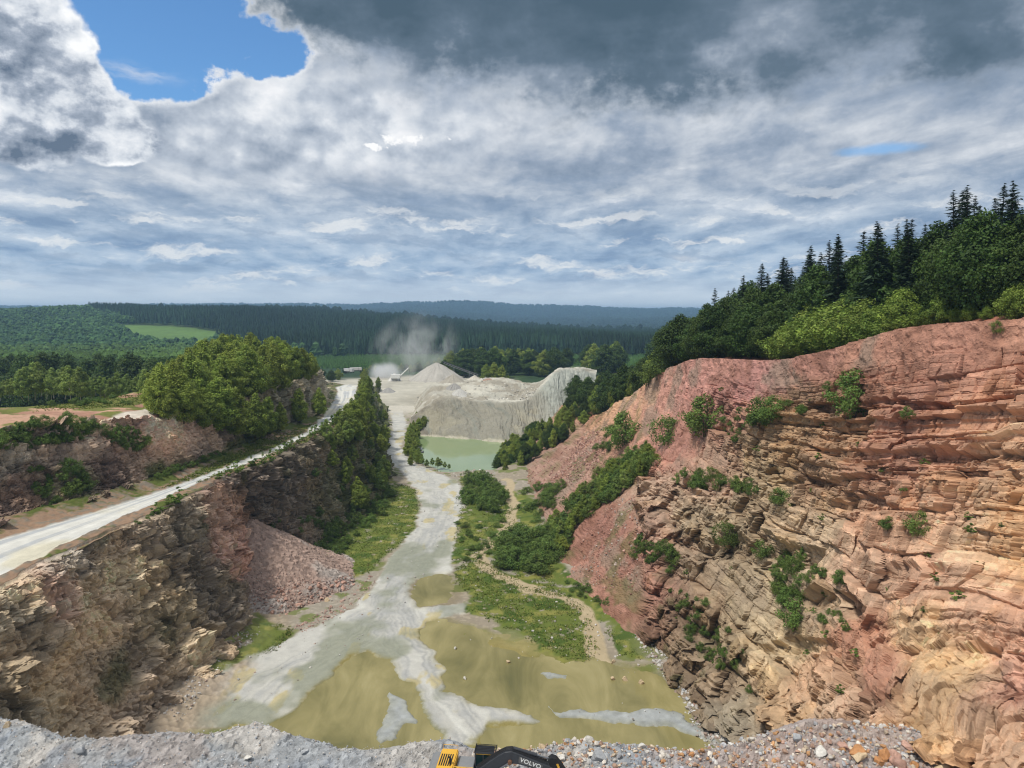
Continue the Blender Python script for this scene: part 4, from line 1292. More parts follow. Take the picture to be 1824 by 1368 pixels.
PROTO = {}      # kind -> list of (height, crown mesh, trunk mesh, joined mesh)
def add_proto(kind, h, crown, wood, bark):
    (V, F, K), (TV, TF) = crown, wood
    cm = raw_mesh(kind + '_crown', V, [F], M_LEAF[kind], K)
    tm = raw_mesh(kind + '_trunk', TV, [TF], bark, smooth_faces=True)
    jm = raw_mesh(kind, np.concatenate([V, TV]), [F, TF + len(V)], [M_LEAF[kind], bark], np.concatenate([K, np.ones((len(TV), 3))]),
                  np.concatenate([np.zeros(len(F)), np.ones(len(TF))]))
    PROTO.setdefault(kind, []).append((h, cm, tm, jm))

for s, (rx_, tn_, fl_) in enumerate([(3.4, 0.15, 0.9), (3.8, 0.05, 0.8), (2.2, 0.5, 1.2)]):
    add_proto('alder_tree', 13, *make_broadleaf(80 + s, 13, rx_, 0.3, 100, 105, 0.26, fl_, tn_, stems=1 + s, trunk_r=0.14, ragged=0.45), M_BARK)
for s in range(3):
    add_proto('beech_tree', 16, *make_broadleaf(10 + s, 16, 4.3 + 0.5 * s, 1.4, 110, 110, 0.34, 0.9, 0.4, trunk_r=0.28), M_BARK)
    add_proto('alder_tree', 13, *make_broadleaf(20 + s, 13, 2.7 + 0.35 * s, 0.5, 100, 105, 0.25, 1.15, 0.65, trunk_r=0.17), M_BARK)
    add_proto('birch_tree', 14, *make_broadleaf(30 + s, 14, 2.6 + 0.3 * s, 2.0, 70, 80, 0.28, 1.0, 0.5, trunk_r=0.13), M_BIRCH)
    add_proto('young_birch', 8, *make_broadleaf(40 + s, 8, 2.3 + 0.3 * s, 0.2, 80, 110, 0.19, 1.1, 0.7, stems=3, trunk_r=0.07), M_BIRCH)
    add_proto('spruce_tree', 20, *make_spruce(50 + s, 20, 3.4 + 0.4 * s, 1.2, 46, 13), M_BARK)
    add_proto('shrub', 3, *make_broadleaf(60 + s, 3, 1.5 + 0.3 * s, 0.02, 34, 70, 0.13, 0.9, 0.1, stems=3, trunk_r=0.04, ragged=0.4), M_BARK)
    add_proto('sapling', 2.5, *make_broadleaf(70 + s, 2.5, 0.65 + 0.15 * s, 0.2, 14, 26, 0.17, 0.9, 0.6, trunk_r=0.03, ragged=0.5), M_BARK)

RNG = np.random.default_rng(7)
PLANTS = []
def plant(kind, pos, h, label, cat, group, parts=False, wide=1.0, called=None):
    v = PROTO[kind][RNG.integers(len(PROTO[kind]))]
    s = h / v[0]
    rz = RNG.uniform(0, 6.28)
    name = called or (kind if kind.endswith('tree') or kind in ('shrub', 'sapling') else kind + '_tree')
    if parts:
        o = bpy.data.objects.new(name, None)
        COL.objects.link(o)
        o.empty_display_size = 0.5
        link('crown', v[1], o)
        link('trunk', v[2], o)
    else:
        o = link(name, v[3])
    o.location = [float(q) for q in pos]
    o.rotation_euler = (RNG.normal() * 0.03, RNG.normal() * 0.03, rz)
    o.scale = (s * wide * RNG.uniform(0.9, 1.1), s * wide * RNG.uniform(0.9, 1.1), s)
    o['label'], o['category'], o['group'] = label, cat, group
    return o

def scatter(patch, poly, n, mind, cond=None):
    """Points of a terrain patch that lie in an area outlined on the map of the view."""
    P = PATCH[patch][0]
    px, py = project(P)
    m = in_poly(px, py, poly) & (P[..., 1] > 5)
    if cond is not None:
        m &= cond(P)
    q = P[m]
    out = []
    if not len(q):
        return out
    for k in RNG.permutation(len(q)):
        p = q[k]
        if all(np.hypot(p[0] - o[0], p[1] - o[1]) + abs(p[2] - o[2]) * 0.5 > mind for o in out):
            out.append(p)
            if len(out) >= n:
                break
    return out

def ceil_h(p, top_curve):
    """The height that brings a tree at p up to a given skyline."""
    px, py = project(p)
    t = np.interp(px, [q[0] for q in top_curve], [q[1] for q in top_curve])
    return at_y(px, t, p[1])[2] - p[2]

# ------------------------------------------------------------------ wood above the cliff
SKY_R = [(960, 640), (1000, 622), (1050, 604), (1100, 592), (1150, 570), (1200, 553), (1240, 552), (1265, 528), (1300, 508), (1345, 480), (1380, 474), (1430, 458), (1480, 440), (1500, 434), (1550, 418), (1600, 402), (1645, 374), (1670, 374), (1700, 358), (1760, 345), (1800, 325), (1840, 305), (2000, 250)]
def wood_right():
    G = PATCH['hillside'][0]
    px, py = project(G)
    v = np.linspace(0, 1, G.shape[0])[:, None] * 7 * np.ones(G.shape[:2])
    ok = (px > 985) & (px < 1880) & (v > 1.75) & (v < 5.6) & (G[..., 1] < 420)
    q, vv = G[ok], v[ok]
    w = 1.0 / np.maximum(q[:, 1], 40) ** 1.0 / (0.5 + vv)
    order = RNG.choice(len(q), 5000, replace=False, p=w / w.sum())
    out = []
    for k in order:
        p, lev = q[k], vv[k]
        md = 2.2 + 0.006 * p[1]
        if any(np.hypot(p[0] - o[0], p[1] - o[1]) < md for o in out):
            continue
        x = project(p)[0]
        hm = ceil_h(p, SKY_R)
        if hm < 4:
            continue
        con = RNG.uniform() < np.interp(x, [1250, 1330, 1400, 1500, 1700], [0.06, 0.45, 0.62, 0.8, 0.85]) * (0.45 if lev < 2.4 else 1)
        if con:
            h = min(RNG.uniform(15, 24), hm * RNG.uniform(0.90, 1.10))
            plant('spruce_tree', p, h, 'dark spruce spire in the mixed wood on the hill above the red cliff', 'spruce tree', 'spruces in the wood above the cliff', True, 1.12)
        else:
            h = min(RNG.uniform(10, 17), hm * (RNG.uniform(0.55, 0.76) if lev > 2.4 and x > 1330 else RNG.uniform(0.75, 0.97)))
            if p[1] > 230 and RNG.uniform() < 0.5:
                plant('alder_tree', p, min(h, 12), 'mid green bushy tree on the far slope beyond the red cliff', 'broadleaf tree', 'broadleaf trees on the far right slope', True, 1.1, called='broadleaf_tree')
            else:
                plant('beech_tree', p, h, 'dark leafy beech in the mixed wood on the hill above the red cliff', 'beech tree', 'beeches in the wood above the cliff', True, 1.0)
        out.append(p)
        if len(out) >= 298:
            break
    print('NOTE wood', len(out))
wood_right()

def at_patch(patch, px, py):
    P = PATCH[patch][0]
    X_, Y_ = project(P)
    d = np.where(P[..., 1] > 5, (X_ - px) ** 2 + (Y_ - py) ** 2, 1e12)
    near = d < 64
    if near.any():                                       # the nearest surface along that line of sight
        d = np.where(near, P[..., 1] + d * 0.05, 1e12)
    return P[np.unravel_index(np.argmin(d), d.shape)]

def list_plants(kind, patch, items, label, cat, group, parts=True, wide=1.0):
    """items: (px, py of the foot, py of the top)"""
    for it in items:
        p = at_patch(patch, it[0], it[1])
        h = max(0.6, at_y(it[0], it[2], p[1])[2] - p[2])
        plant(kind, p - np.array([0, 0, 0.15]), h, it[3] if len(it) > 3 else label, cat, group, parts, wide)

# front of dark beeches along the crest
list_plants('beech_tree', 'hillside', [(1205, 650, 560), (1240, 640, 560), (1275, 636, 545), (1305, 636, 560), (1335, 636, 540), (1365, 634, 555), (1400, 625, 520), (1180, 660, 580), (1225, 642, 575)],
            'dark beech standing on the edge of the pink slope', 'beech tree', 'beeches on the cliff edge', True, 1.15)
list_plants('young_birch', 'hillside', [(1385, 638, 596), (1400, 636, 578), (1416, 634, 562), (1434, 633, 548), (1450, 630, 556), (1468, 627, 538), (1485, 624, 544), (1502, 620, 528), (1520, 616, 540), (1536, 613, 530), (1553, 612, 545), (1570, 608, 550), (1586, 603, 560), (1440, 628, 540), (1480, 620, 530), (1515, 612, 522), (1545, 606, 535)],
            'bright yellow green young birch in the thicket on the red cliff edge', 'birch tree', 'birch thicket on the cliff edge', True, 1.5)
list_plants('young_birch', 'hillside', [(1600, 585, 513, 'round light green birch standing behind the birch thicket on the cliff edge'), (1640, 578, 545, 'short light green birch right of the round birch'), (1668, 576, 520, 'tall pale birch against the dark wood near the red crest'),
            (1700, 572, 545, 'low light green birch right of the tall pale birch'), (1725, 568, 536, 'small yellow green birch on the red crest by the dark beeches'), (1757, 566, 540, 'narrow yellow green birch alone on the red crest'), (1812, 566, 500, 'large light green birch at the right end of the red crest'), (1850, 560, 480, 'light green birch at the far right end of the red crest')],
            '', 'birch tree', 'single birches on the cliff edge', True, 1.3)

# ------------------------------------------------------------------ big clump on the left plateau
SKY_L = [(255, 700), (268, 668), (285, 648), (330, 622), (370, 602), (410, 590), (450, 588), (490, 598), (520, 612), (560, 628), (590, 648), (606, 668), (620, 690)]
def clump_left():
    G = PATCH['plateau'][0]
    px, py = project(G)
    ok = (px > 272) & (px < 604) & (G[..., 1] > 158) & (G[..., 1] < 300) & (py < 775)
    q = G[ok]
    out = []
    for k in RNG.permutation(len(q)):
        p = q[k]
        if any(np.hypot(p[0] - o[0], p[1] - o[1]) < 3.3 for o in out):
            continue
        hm = ceil_h(p, SKY_L)
        if hm < 4:
            continue
        dist = (p[1] - 158) / 130
        h = min(RNG.uniform(9, 13) + 6 * dist, hm * RNG.uniform(0.86, 1.0))
        plant('alder_tree', p, h, 'olive green tree in the big round clump beside the haul road', 'broadleaf tree', 'trees of the big clump by the haul road', True, 1.05)
        out.append(p)
        if len(out) >= 85:
            break
    print('NOTE clump', len(out))
clump_left()
list_plants('alder_tree', 'upper_wall', [(300, 745, 690), (330, 752, 665), (365, 760, 690), (395, 765, 672), (425, 772, 690), (455, 770, 700), (480, 772, 705), (505, 765, 715), (540, 755, 690), (575, 740, 690)],
            'olive green tree rooted on the rock step at the front of the big clump', 'broadleaf tree', 'front trees of the big clump', True, 1.15)

# ------------------------------------------------------------------ birches and darker trees behind the plateau
BACKROW = [(0, 668), (40, 655), (75, 640), (110, 642), (150, 655), (200, 664), (260, 655), (290, 650)]
for i in range(44):
    px0 = -110 + 390 * (i + RNG.uniform(-.4, .4)) / 43
    p = at_z(px0, RNG.uniform(704, 716), 30 + RNG.uniform(-2, 1))
    h = ceil_h(p, BACKROW) * RNG.uniform(0.7, 1.0)
    plant('birch_tree', p, h, 'light green birch in the row behind the left plateau', 'birch tree', 'birch row behind the left plateau', True, 1.2)
for i in range(48):
    px0 = -140 + 450 * (i + RNG.uniform(-.4, .4)) / 47
    Y = RNG.uniform(330, 420)
    p = at_y(px0, 690, Y); p[2] = ground_z(p[0], p[1])
    h = at_y(px0, RNG.uniform(625, 648), Y)[2] - p[2]
    plant('beech_tree', p, h, 'dark round tree standing behind the birch row', 'broadleaf tree', 'dark trees behind the birch row', False, 0.85)

# ------------------------------------------------------------------ wooded rock rib between the two roads
RIB_TOP = [(560, 770), (600, 725), (620, 695), (640, 668), (660, 655), (680, 672), (695, 690), (705, 715)]
def rib():
    pts = scatter('lower_wall', [(606, 745), (640, 690), (660, 665), (684, 690), (690, 740), (684, 830), (686, 885), (640, 915), (600, 860), (560, 815), (575, 770)], 74, 3.0)
    for p in pts:
        px, py = project(p)
        h = RNG.uniform(4.5, 8.5)
        h = min(h, max(2.5, ceil_h(p, RIB_TOP)))
        k = 'alder_tree' if RNG.uniform() < 0.72 else 'birch_tree'
        plant(k, p - np.array([0, 0, 0.3]), h, 'green tree on the wooded rock rib between the two roads' if k == 'alder_tree' else 'slim light tree on the wooded rock rib between the two roads', 'broadleaf tree', 'trees on the rock rib', True, 1.15)
    print('NOTE rib', len(pts))
    pts = scatter('lower_wall', [(560, 985), (600, 930), (650, 880), (700, 870), (720, 890), (690, 930), (640, 970), (580, 1010), (545, 1020)], 40, 2.2)
    for p in pts:
        plant('shrub', p, RNG.uniform(1.6, 3.2), 'bright green shrub at the foot of the wooded rock rib', 'shrub', 'shrubs at the foot of the rib', False, 1.1)
    pts = scatter('lower_wall', [(560, 800), (620, 860), (640, 930), (560, 1000), (470, 1000), (450, 950), (560, 900)], 26, 2.5)
    for p in pts:
        plant('shrub', p, RNG.uniform(1.2, 2.6), 'small shrub growing out of the dark rock face below the haul road', 'shrub', 'shrubs on the dark rock face', False, 1.0)
    pts = scatter('floor', [(545, 1022), (580, 985), (630, 945), (680, 900), (704, 865), (714, 872), (680, 920), (630, 965), (585, 1008), (555, 1026)], 26, 2.0)
    for p in pts:
        plant('shrub', p, RNG.uniform(1.4, 2.8), 'leafy shrub in the belt between the grass strip and the rock rib', 'shrub', 'shrub belt along the grass strip', False, 1.1)
rib()

# ------------------------------------------------------------------ haul road verge and the left walls
pts = scatter('haul_road_shelf', [], 1) if 'haul_road_shelf' in PATCH else []
for p in scatter('shelf', [(520, 790), (590, 745), (620, 770), (560, 815), (480, 850), (400, 870), (395, 850), (470, 825)], 26, 1.8, lambda P: P[..., 0] > np.interp(P[..., 1], EDGE[:, 0], EDGE[:, 1]) - 1.6):
    plant('sapling', p, RNG.uniform(1.2, 3.2), 'sapling on the outer verge of the haul road', 'sapling', 'saplings along the haul road verge', False, 1.2)
for it in [(280, 915, 893, 'bushy green sapling on the lip of the brown rock spur'), (318, 895, 866, 'thin dark sapling sticking up from the rim of the haul road'), (305, 898, 880, 'short pale sapling beside the thin dark one on the rim'), (392, 852, 838, 'lone sapling on the verge halfway up the haul road'), (455, 830, 815, 'small sapling on the verge near the bend of the haul road')]:
    list_plants('sapling', 'shelf', [it], '', 'sapling', 'single saplings on the rim', False, 1.6)
for p in scatter('upper_wall', [(-20, 775), (40, 762), (120, 755), (175, 765), (150, 785), (60, 798), (-20, 812)], 46, 1.4):
    plant('shrub', p, RNG.uniform(1.0, 2.4), 'green shrub in the thicket on top of the left rock wall', 'shrub', 'shrub thicket on the left wall top', False, 1.0)
for p in scatter('upper_wall', [(185, 775), (230, 760), (265, 775), (272, 802), (240, 808), (200, 795)], 20, 1.3):
    plant('shrub', p, RNG.uniform(1.0, 2.4), 'green shrub spilling over the left wall beside the pink spur', 'shrub', 'shrubs beside the pink spur', False, 1.0)
for p in scatter('upper_wall', [(110, 830), (150, 830), (160, 880), (120, 890)], 9, 1.2):
    plant('shrub', p, RNG.uniform(1.5, 2.6), 'leafy shrub halfway up the maroon left wall', 'shrub', 'shrubs halfway up the left wall', False, 1.0)
for p in scatter('upper_wall', [(45, 835), (80, 840), (120, 920), (90, 935), (60, 880)], 14, 1.2):
    plant('shrub', p, RNG.uniform(0.8, 1.6), 'low scrub on the earth gully of the left wall', 'shrub', 'scrub in the left gully', False, 1.2, called='bush')
for p in scatter('upper_wall', [(280, 850), (400, 810), (520, 775), (560, 790), (420, 830), (300, 880)], 40, 1.6):
    plant('shrub', p, RNG.uniform(0.6, 1.8), 'low green bush on the grassy bank beside the haul road', 'shrub', 'bushes on the haul road bank', False, 1.2, called='bush')
for p in scatter('plateau', [(70, 712), (180, 705), (250, 705), (230, 722), (120, 728), (60, 730)], 30, 1.5):
    plant('shrub', p, RNG.uniform(0.7, 1.8), 'low bush in the grass on the left plateau', 'shrub', 'low bushes on the left plateau', False, 1.3, called='bush')
for p in scatter('lower_wall', [(200, 940), (280, 900), (300, 925), (230, 960)], 8, 1.0):
    plant('shrub', p, RNG.uniform(0.4, 0.9), 'tuft of scrub below the haul road on the tan rock', 'shrub', 'scrub tufts on the tan rock', False, 1.2, called='bush')

# ------------------------------------------------------------------ slope and thickets on the right of the floor
for p in scatter('cliff', [(876, 830), (905, 800), (950, 775), (1000, 745), (1030, 690), (1062, 705), (1050, 745), (1010, 790), (960, 815), (905, 850), (885, 850)], 95, 2.3):
    plant(('alder_tree', 'alder_tree', 'beech_tree')[RNG.integers(3)], p, RNG.uniform(4.5, 8.5), 'dense green tree on the slope right of the pond', 'broadleaf tree', 'trees on the slope right of the pond', False, 1.1, called='broadleaf_tree')
for p in scatter('cliff', [(1155, 805), (1160, 835), (1090, 895), (1040, 930), (1005, 985), (960, 1020), (925, 1005), (960, 950), (1040, 885), (1090, 840)], 110, 1.6):
    k = ('alder_tree', 'shrub', 'birch_tree', 'shrub')[RNG.integers(4)]
    plant(k, p, RNG.uniform(2.6, 4.2) if k == 'shrub' else RNG.uniform(3.0, 5.8), 'young green tree in the thicket climbing the red scree', 'broadleaf tree', 'thicket climbing the red scree', False, 1.15, called='young_tree')
for p in scatter('floor', [(880, 1000), (905, 960), (960, 960), (985, 1000), (960, 1025), (900, 1020)], 30, 1.6):
    plant('shrub', p, RNG.uniform(2.6, 4.6), 'round green thicket tree between the track and the red scree', 'broadleaf tree', 'thicket beside the track', False, 1.3, called='young_tree')
for p in scatter('cliff', [(920, 880), (1000, 865), (1000, 905), (960, 935), (925, 930)], 22, 2.0):
    plant('shrub', p, RNG.uniform(2.0, 3.8), 'green shrub under the pink rubble slope', 'shrub', 'shrubs under the rubble slope', False, 1.2, called='bush')
for p in scatter('floor', [(826, 850), (870, 848), (898, 885), (890, 915), (850, 915), (825, 890)], 26, 1.9):
    plant('shrub', p, RNG.uniform(2.4, 4.4), 'tall green shrub between the lower road and the stony track', 'shrub', 'shrubs between road and track', False, 1.15, called='bush')
for p in scatter('floor', [(815, 930), (900, 930), (890, 985), (850, 1000), (810, 1000)], 22, 1.8):
    plant('shrub', p, RNG.uniform(0.7, 1.6), 'low bush in the rough grass beside the lower road', 'shrub', 'low bushes beside the lower road', False, 1.4, called='bush')
for p in scatter('floor', [(1000, 1035), (1100, 1045), (1160, 1100), (1190, 1160), (1150, 1120), (1090, 1085), (1010, 1065)], 26, 1.5):
    plant('shrub', p, RNG.uniform(0.6, 1.4), 'weedy bush at the foot of the cliff beside the pools', 'shrub', 'weeds at the cliff foot', False, 1.4, called='bush')
# on the cliff itself
list_plants('shrub', 'cliff', [(1180, 788, 742, 'round dark green bush alone on the pink slope'), (1250, 770, 705, 'tall leafy bush leaning on the pink slope'), (1235, 765, 725, 'smaller bush left of the tall leafy one on the pink slope'),
            (1525, 735, 660, 'upright green bush growing on the face below the red crest'), (1614, 748, 722, 'small dark bush right of the upright bush on the red face'), (1350, 760, 708, 'light green bush at the top of the buff ledges'),
            (1375, 745, 705, 'pale grassy bush beside the light green one above the buff ledges'), (1168, 672, 636, 'dark bush at the corner where the pink slope meets the wood'), (1150, 680, 645, 'second dark bush at the wood corner of the pink slope'),
            (1355, 990, 960, 'bush hanging beside the dark hollow in the grey rock'), (1290, 965, 930, 'narrow bush in a crack of the grey rock'), (1635, 950, 910, 'sprawling bush on the buff ledge at right'), (1580, 940, 918, 'low bush left of the sprawling one on the buff ledge'),
            (1415, 1112, 1065, 'bright bush below the dark hollow in the cliff'), (1385, 895, 868, 'small bush right of the green ledge'), (1775, 590, 570, 'brown dry bush on the red crest'), (1105, 790, 735, 'bush in the gully between two pink rock slopes')],
            '', 'shrub', 'bushes on the cliff', False, 1.0)
for p in scatter('cliff', [(1205, 845), (1240, 850), (1340, 868), (1355, 885), (1300, 885), (1240, 872), (1205, 862)], 22, 1.0):
    plant('shrub', p, RNG.uniform(1.2, 2.6), 'green shrub in the row on the ledge of the grey cliff', 'shrub', 'shrubs on the green ledge', False, 1.0, called='bush')
for p in scatter('cliff', [(1370, 1000), (1420, 985), (1450, 1010), (1510, 1040), (1500, 1070), (1440, 1060), (1400, 1085), (1370, 1050)], 24, 1.0):
    plant('shrub', p, RNG.uniform(1.2, 2.4), 'dark green shrub in the hollow of the cliff', 'shrub', 'shrubs in the cliff hollow', False, 1.0, called='bush')
for p in scatter('cliff', [(1460, 1085), (1520, 1110), (1500, 1140), (1450, 1110)], 8, 0.9):
    plant('shrub', p, RNG.uniform(0.7, 1.3), 'small shrub on the sloping ledge under the hollow', 'shrub', 'shrubs under the hollow', False, 1.0, called='bush')
for p in scatter('cliff', [(1130, 960), (1175, 970), (1210, 1010), (1190, 1030), (1140, 1000), (1120, 990)], 16, 1.0):
    plant('shrub', p, RNG.uniform(1.2, 2.6), 'green shrub at the lower corner of the grey cliff', 'shrub', 'shrubs at the lower cliff corner', False, 1.0, called='bush')
for p in scatter('cliff', [(1190, 1040), (1260, 1080), (1330, 1160), (1340, 1240), (1260, 1180), (1200, 1110)], 34, 1.0):
    plant('shrub', p, RNG.uniform(0.7, 1.7), 'scrubby plant clinging to the steep foot of the grey cliff', 'shrub', 'plants on the cliff foot', False, 1.0, called='rock_plant')
for p in scatter('cliff', [(1290, 750), (1350, 740), (1480, 690), (1500, 720), (1400, 745), (1320, 790), (1280, 800)], 26, 1.2):
    plant('shrub', p, RNG.uniform(0.7, 1.6), 'sparse weed on the ledges between the pink slope and the red face', 'shrub', 'weeds on the upper ledges', False, 1.2, called='rock_plant')
for p in scatter('cliff', [(1150, 690), (1500, 700), (1820, 900), (1700, 1300), (1300, 1200), (1160, 900)], 40, 3.0):
    plant('sapling', p, RNG.uniform(0.5, 1.1), 'tiny plant rooted in a crack of the big cliff', 'plant', 'tiny plants on the cliff', False, 2.0)
for p in scatter('cliff', [(1062, 800), (1110, 740), (1118, 760), (1085, 820)], 12, 1.6):
    plant('shrub', p, RNG.uniform(1.6, 3.2), 'green bush in the gully of the pink rubble slope', 'shrub', 'bushes in the rubble gully', False, 1.0, called='bush')

# ------------------------------------------------------------------ around the pond, yard and lower road
for it in [(741, 820, 805), (752, 828, 812), (760, 832, 818), (770, 830, 815), (780, 834, 814), (784, 832, 817), (792, 834, 822), (800, 836, 826)]:
    p = at_z(it[0], it[1], 0.3)
    plant('birch_tree', p, at_y(it[0], it[2], p[1])[2] - p[2], 'small tree on the bank in front of the pond', 'broadleaf tree', 'small trees in front of the pond', False, 1.4)
for i in range(60):
    t = RNG.uniform()
    px0 = np.interp(t, [0, .35, .7, 1], [735, 737, 750, 775]) + RNG.uniform(-10, 12)
    py0 = np.interp(t, [0, .35, .7, 1], [822, 780, 740, 700])
    p = at_patch('floor', px0, py0)
    plant('alder_tree', p, RNG.uniform(3.5, 6.5), 'green tree in the belt between the lower road and the pond', 'broadleaf tree', 'tree belt beside the pond', False, 1.1, called='broadleaf_tree')
for i in range(90):
    px0 = 560 + 540 * RNG.uniform()
    Y = RNG.uniform(540, 680)
    top = np.interp(px0, [560, 640, 700, 760, 800, 850, 900, 960, 1010, 1060, 1100], [655, 648, 645, 640, 622, 612, 616, 622, 618, 612, 608])
    if 655 < px0 < 775:
        Y = RNG.uniform(640, 700)
    p = at_y(px0, 660, Y); p[2] = ground_z(p[0], p[1])
    h = at_y(px0, top, Y)[2] - p[2]
    if px0 < 800:
        h *= 0.8
    plant('alder_tree' if RNG.uniform() < 0.6 else 'beech_tree', p, h * RNG.uniform(0.75, 1.02), 'tree in the belt of wood behind the stockpile yard', 'broadleaf tree', 'trees behind the stockpile yard', False, 1.25, called='broadleaf_tree')
for it in [(865, 680, 648), (880, 682, 645), (895, 680, 650), (872, 678, 655), (905, 684, 668), (888, 684, 658)]:
    p = at_y(it[0], it[1], 470)
    plant('alder_tree', p, at_y(it[0], it[2], 470)[2] - p[2], 'tree in the small clump on the stockpile yard', 'broadleaf tree', 'small clump on the stockpile yard', False, 1.3, called='broadleaf_tree')

# ------------------------------------------------------------------ far woods, each one mass
def far_wood(name, pts, hs, cols, conifer, seed, label):
    rng = np.random.default_rng(seed)
    n = len(pts)
    k = 5
    if conifer:
        prof = [(0.16, 0.10), (0.17, 1.0), (0.55, 0.55), (0.50, 0.72), (1.0, 0.0)]
    else:
        prof = [(0.10, 0.35), (0.35, 1.0), (0.62, 0.95), (0.86, 0.6), (1.0, 0.05)]
    L = len(prof)
    ang = np.arange(k) * 2 * math.pi / k
    V = np.zeros((n, L * k, 3))
    rad = hs * (0.14 if conifer else 0.30) * rng.uniform(0.85, 1.2, n)
    a0 = rng.uniform(0, 6.28, n)
    for l, (z, r) in enumerate(prof):
        jr = rng.uniform(0.7, 1.3, (n, k))
        for j in range(k):
            a = a0 + ang[j] + l * 0.5
            V[:, l * k + j, 0] = pts[:, 0] + np.cos(a) * rad * r * jr[:, j]
            V[:, l * k + j, 1] = pts[:, 1] + np.sin(a) * rad * r * jr[:, j]
            V[:, l * k + j, 2] = pts[:, 2] + hs * z + (jr[:, j] - 1) * hs * 0.08 * (l < L - 1)
    F = np.array([[l * k + j, l * k + (j + 1) % k, (l + 1) * k + (j + 1) % k, (l + 1) * k + j] for l in range(L - 1) for j in range(k)])
    FF = (F[None] + (np.arange(n) * L * k)[:, None, None]).reshape(-1, 4)
    C = np.repeat(cols, L * k, 0)
    link(name, raw_mesh(name, V.reshape(-1, 3), [FF], M_FARLEAF, C), kind='stuff', label=label, category='wood')

M_FARLEAF = earth_mat('far_foliage', (0.15, 0.6), 0.7, 0.0, 0.1)
def build_far_woods():
    rng = np.random.default_rng(77)
    n = 116000
    y = 900 + 1150 * rng.uniform(size=n) ** 0.8
    x = (rng.uniform(size=n) * 1.97 - 1.2) * y
    x = np.round(x / 7) * 7 + rng.normal(size=n) * 2.6
    z = ground_z(x, y)
    px, py = project(np.stack([x, y, z], -1))
    con = (px > 150 + (py - 555) * 4.0) & (y > 935)
    fl = poly_sd(x, y, FIELD) > -3
    keep = ~fl & (px > -560) & (px < 1300) & (rng.uniform(size=n) < 0.62)
    m = con & keep
    P = np.stack([x, y, z], -1)
    tone = rng.uniform(0.65, 1.35, m.sum()) * (1 + 0.5 * fbm(P[m] * 0.006, 4, 8))
    far_wood('spruce_forest', P[m], rng.uniform(17, 28, m.sum()) * (1 + 0.25 * fbm(P[m] * 0.004, 3, 12)), np.array(lin(40, 62, 44))[None] * tone[:, None], True, 5, 'dark even spruce plantation covering the long ridge')
    m = ~con & keep & (px < 620)
    idx = np.where(m)[0][::2]
    tone = rng.uniform(0.7, 1.35, len(idx)) * (1 + 0.4 * fbm(P[idx] * 0.01, 3, 9))
    col = np.where(rng.uniform(size=len(idx))[:, None] < 0.5, np.array(lin(66, 94, 52)), np.array(lin(54, 80, 50)))
    far_wood('mixed_forest', P[idx], rng.uniform(12, 20, len(idx)), col * tone[:, None], False, 6, 'lighter mixed forest on the slope left of the green field')
    n = 8200
    y = rng.uniform(420, 930, n); x = rng.uniform(-1.2, -0.16, n) * y
    z = ground_z(x, y); P = np.stack([x, y, z], -1)
    tone = rng.uniform(0.65, 1.35, n) * (1 + 0.4 * fbm(P * 0.02, 3, 10))
    keep = (x < -0.33 * y)
    P, tone = P[keep], tone[keep]
    far_wood('broadleaf_wood', P, rng.uniform(11, 19, len(P)), np.array(lin(70, 94, 46))[None] * tone[:, None], False, 7, 'broadleaf wood in the dip behind the birch row')
    n = 16000
    y = rng.uniform(690, 950, n); x = np.round(rng.uniform(-0.34, 0.3, n) * y / 5) * 5 + rng.normal(size=n) * 0.6
    z = ground_z(x, y); P = np.stack([x, y, z], -1)
    tone = rng.uniform(0.75, 1.25, n)
    far_wood('young_plantation', P, rng.uniform(2.5, 4.5, n), np.array(lin(80, 112, 54))[None] * tone[:, None], True, 8, 'pale green young plantation in rows below the spruce ridge')
    # edge of trees on the far ridges so that their outlines are not smooth
    n = 26000
    y = rng.uniform(2200, 7600, n); x = rng.uniform(-0.75, 0.5, n) * y
    z = ground_z(x, y) + 6; P = np.stack([x, y, z], -1)
    tone = rng.uniform(0.6, 1.3, n)
    far_wood('distant_forest', P, rng.uniform(16, 30, n) * (1 + y / 9000), np.array(lin(36, 56, 44))[None] * tone[:, None], False, 9, 'hazy distant forest on the farthest ridges')
build_far_woods()

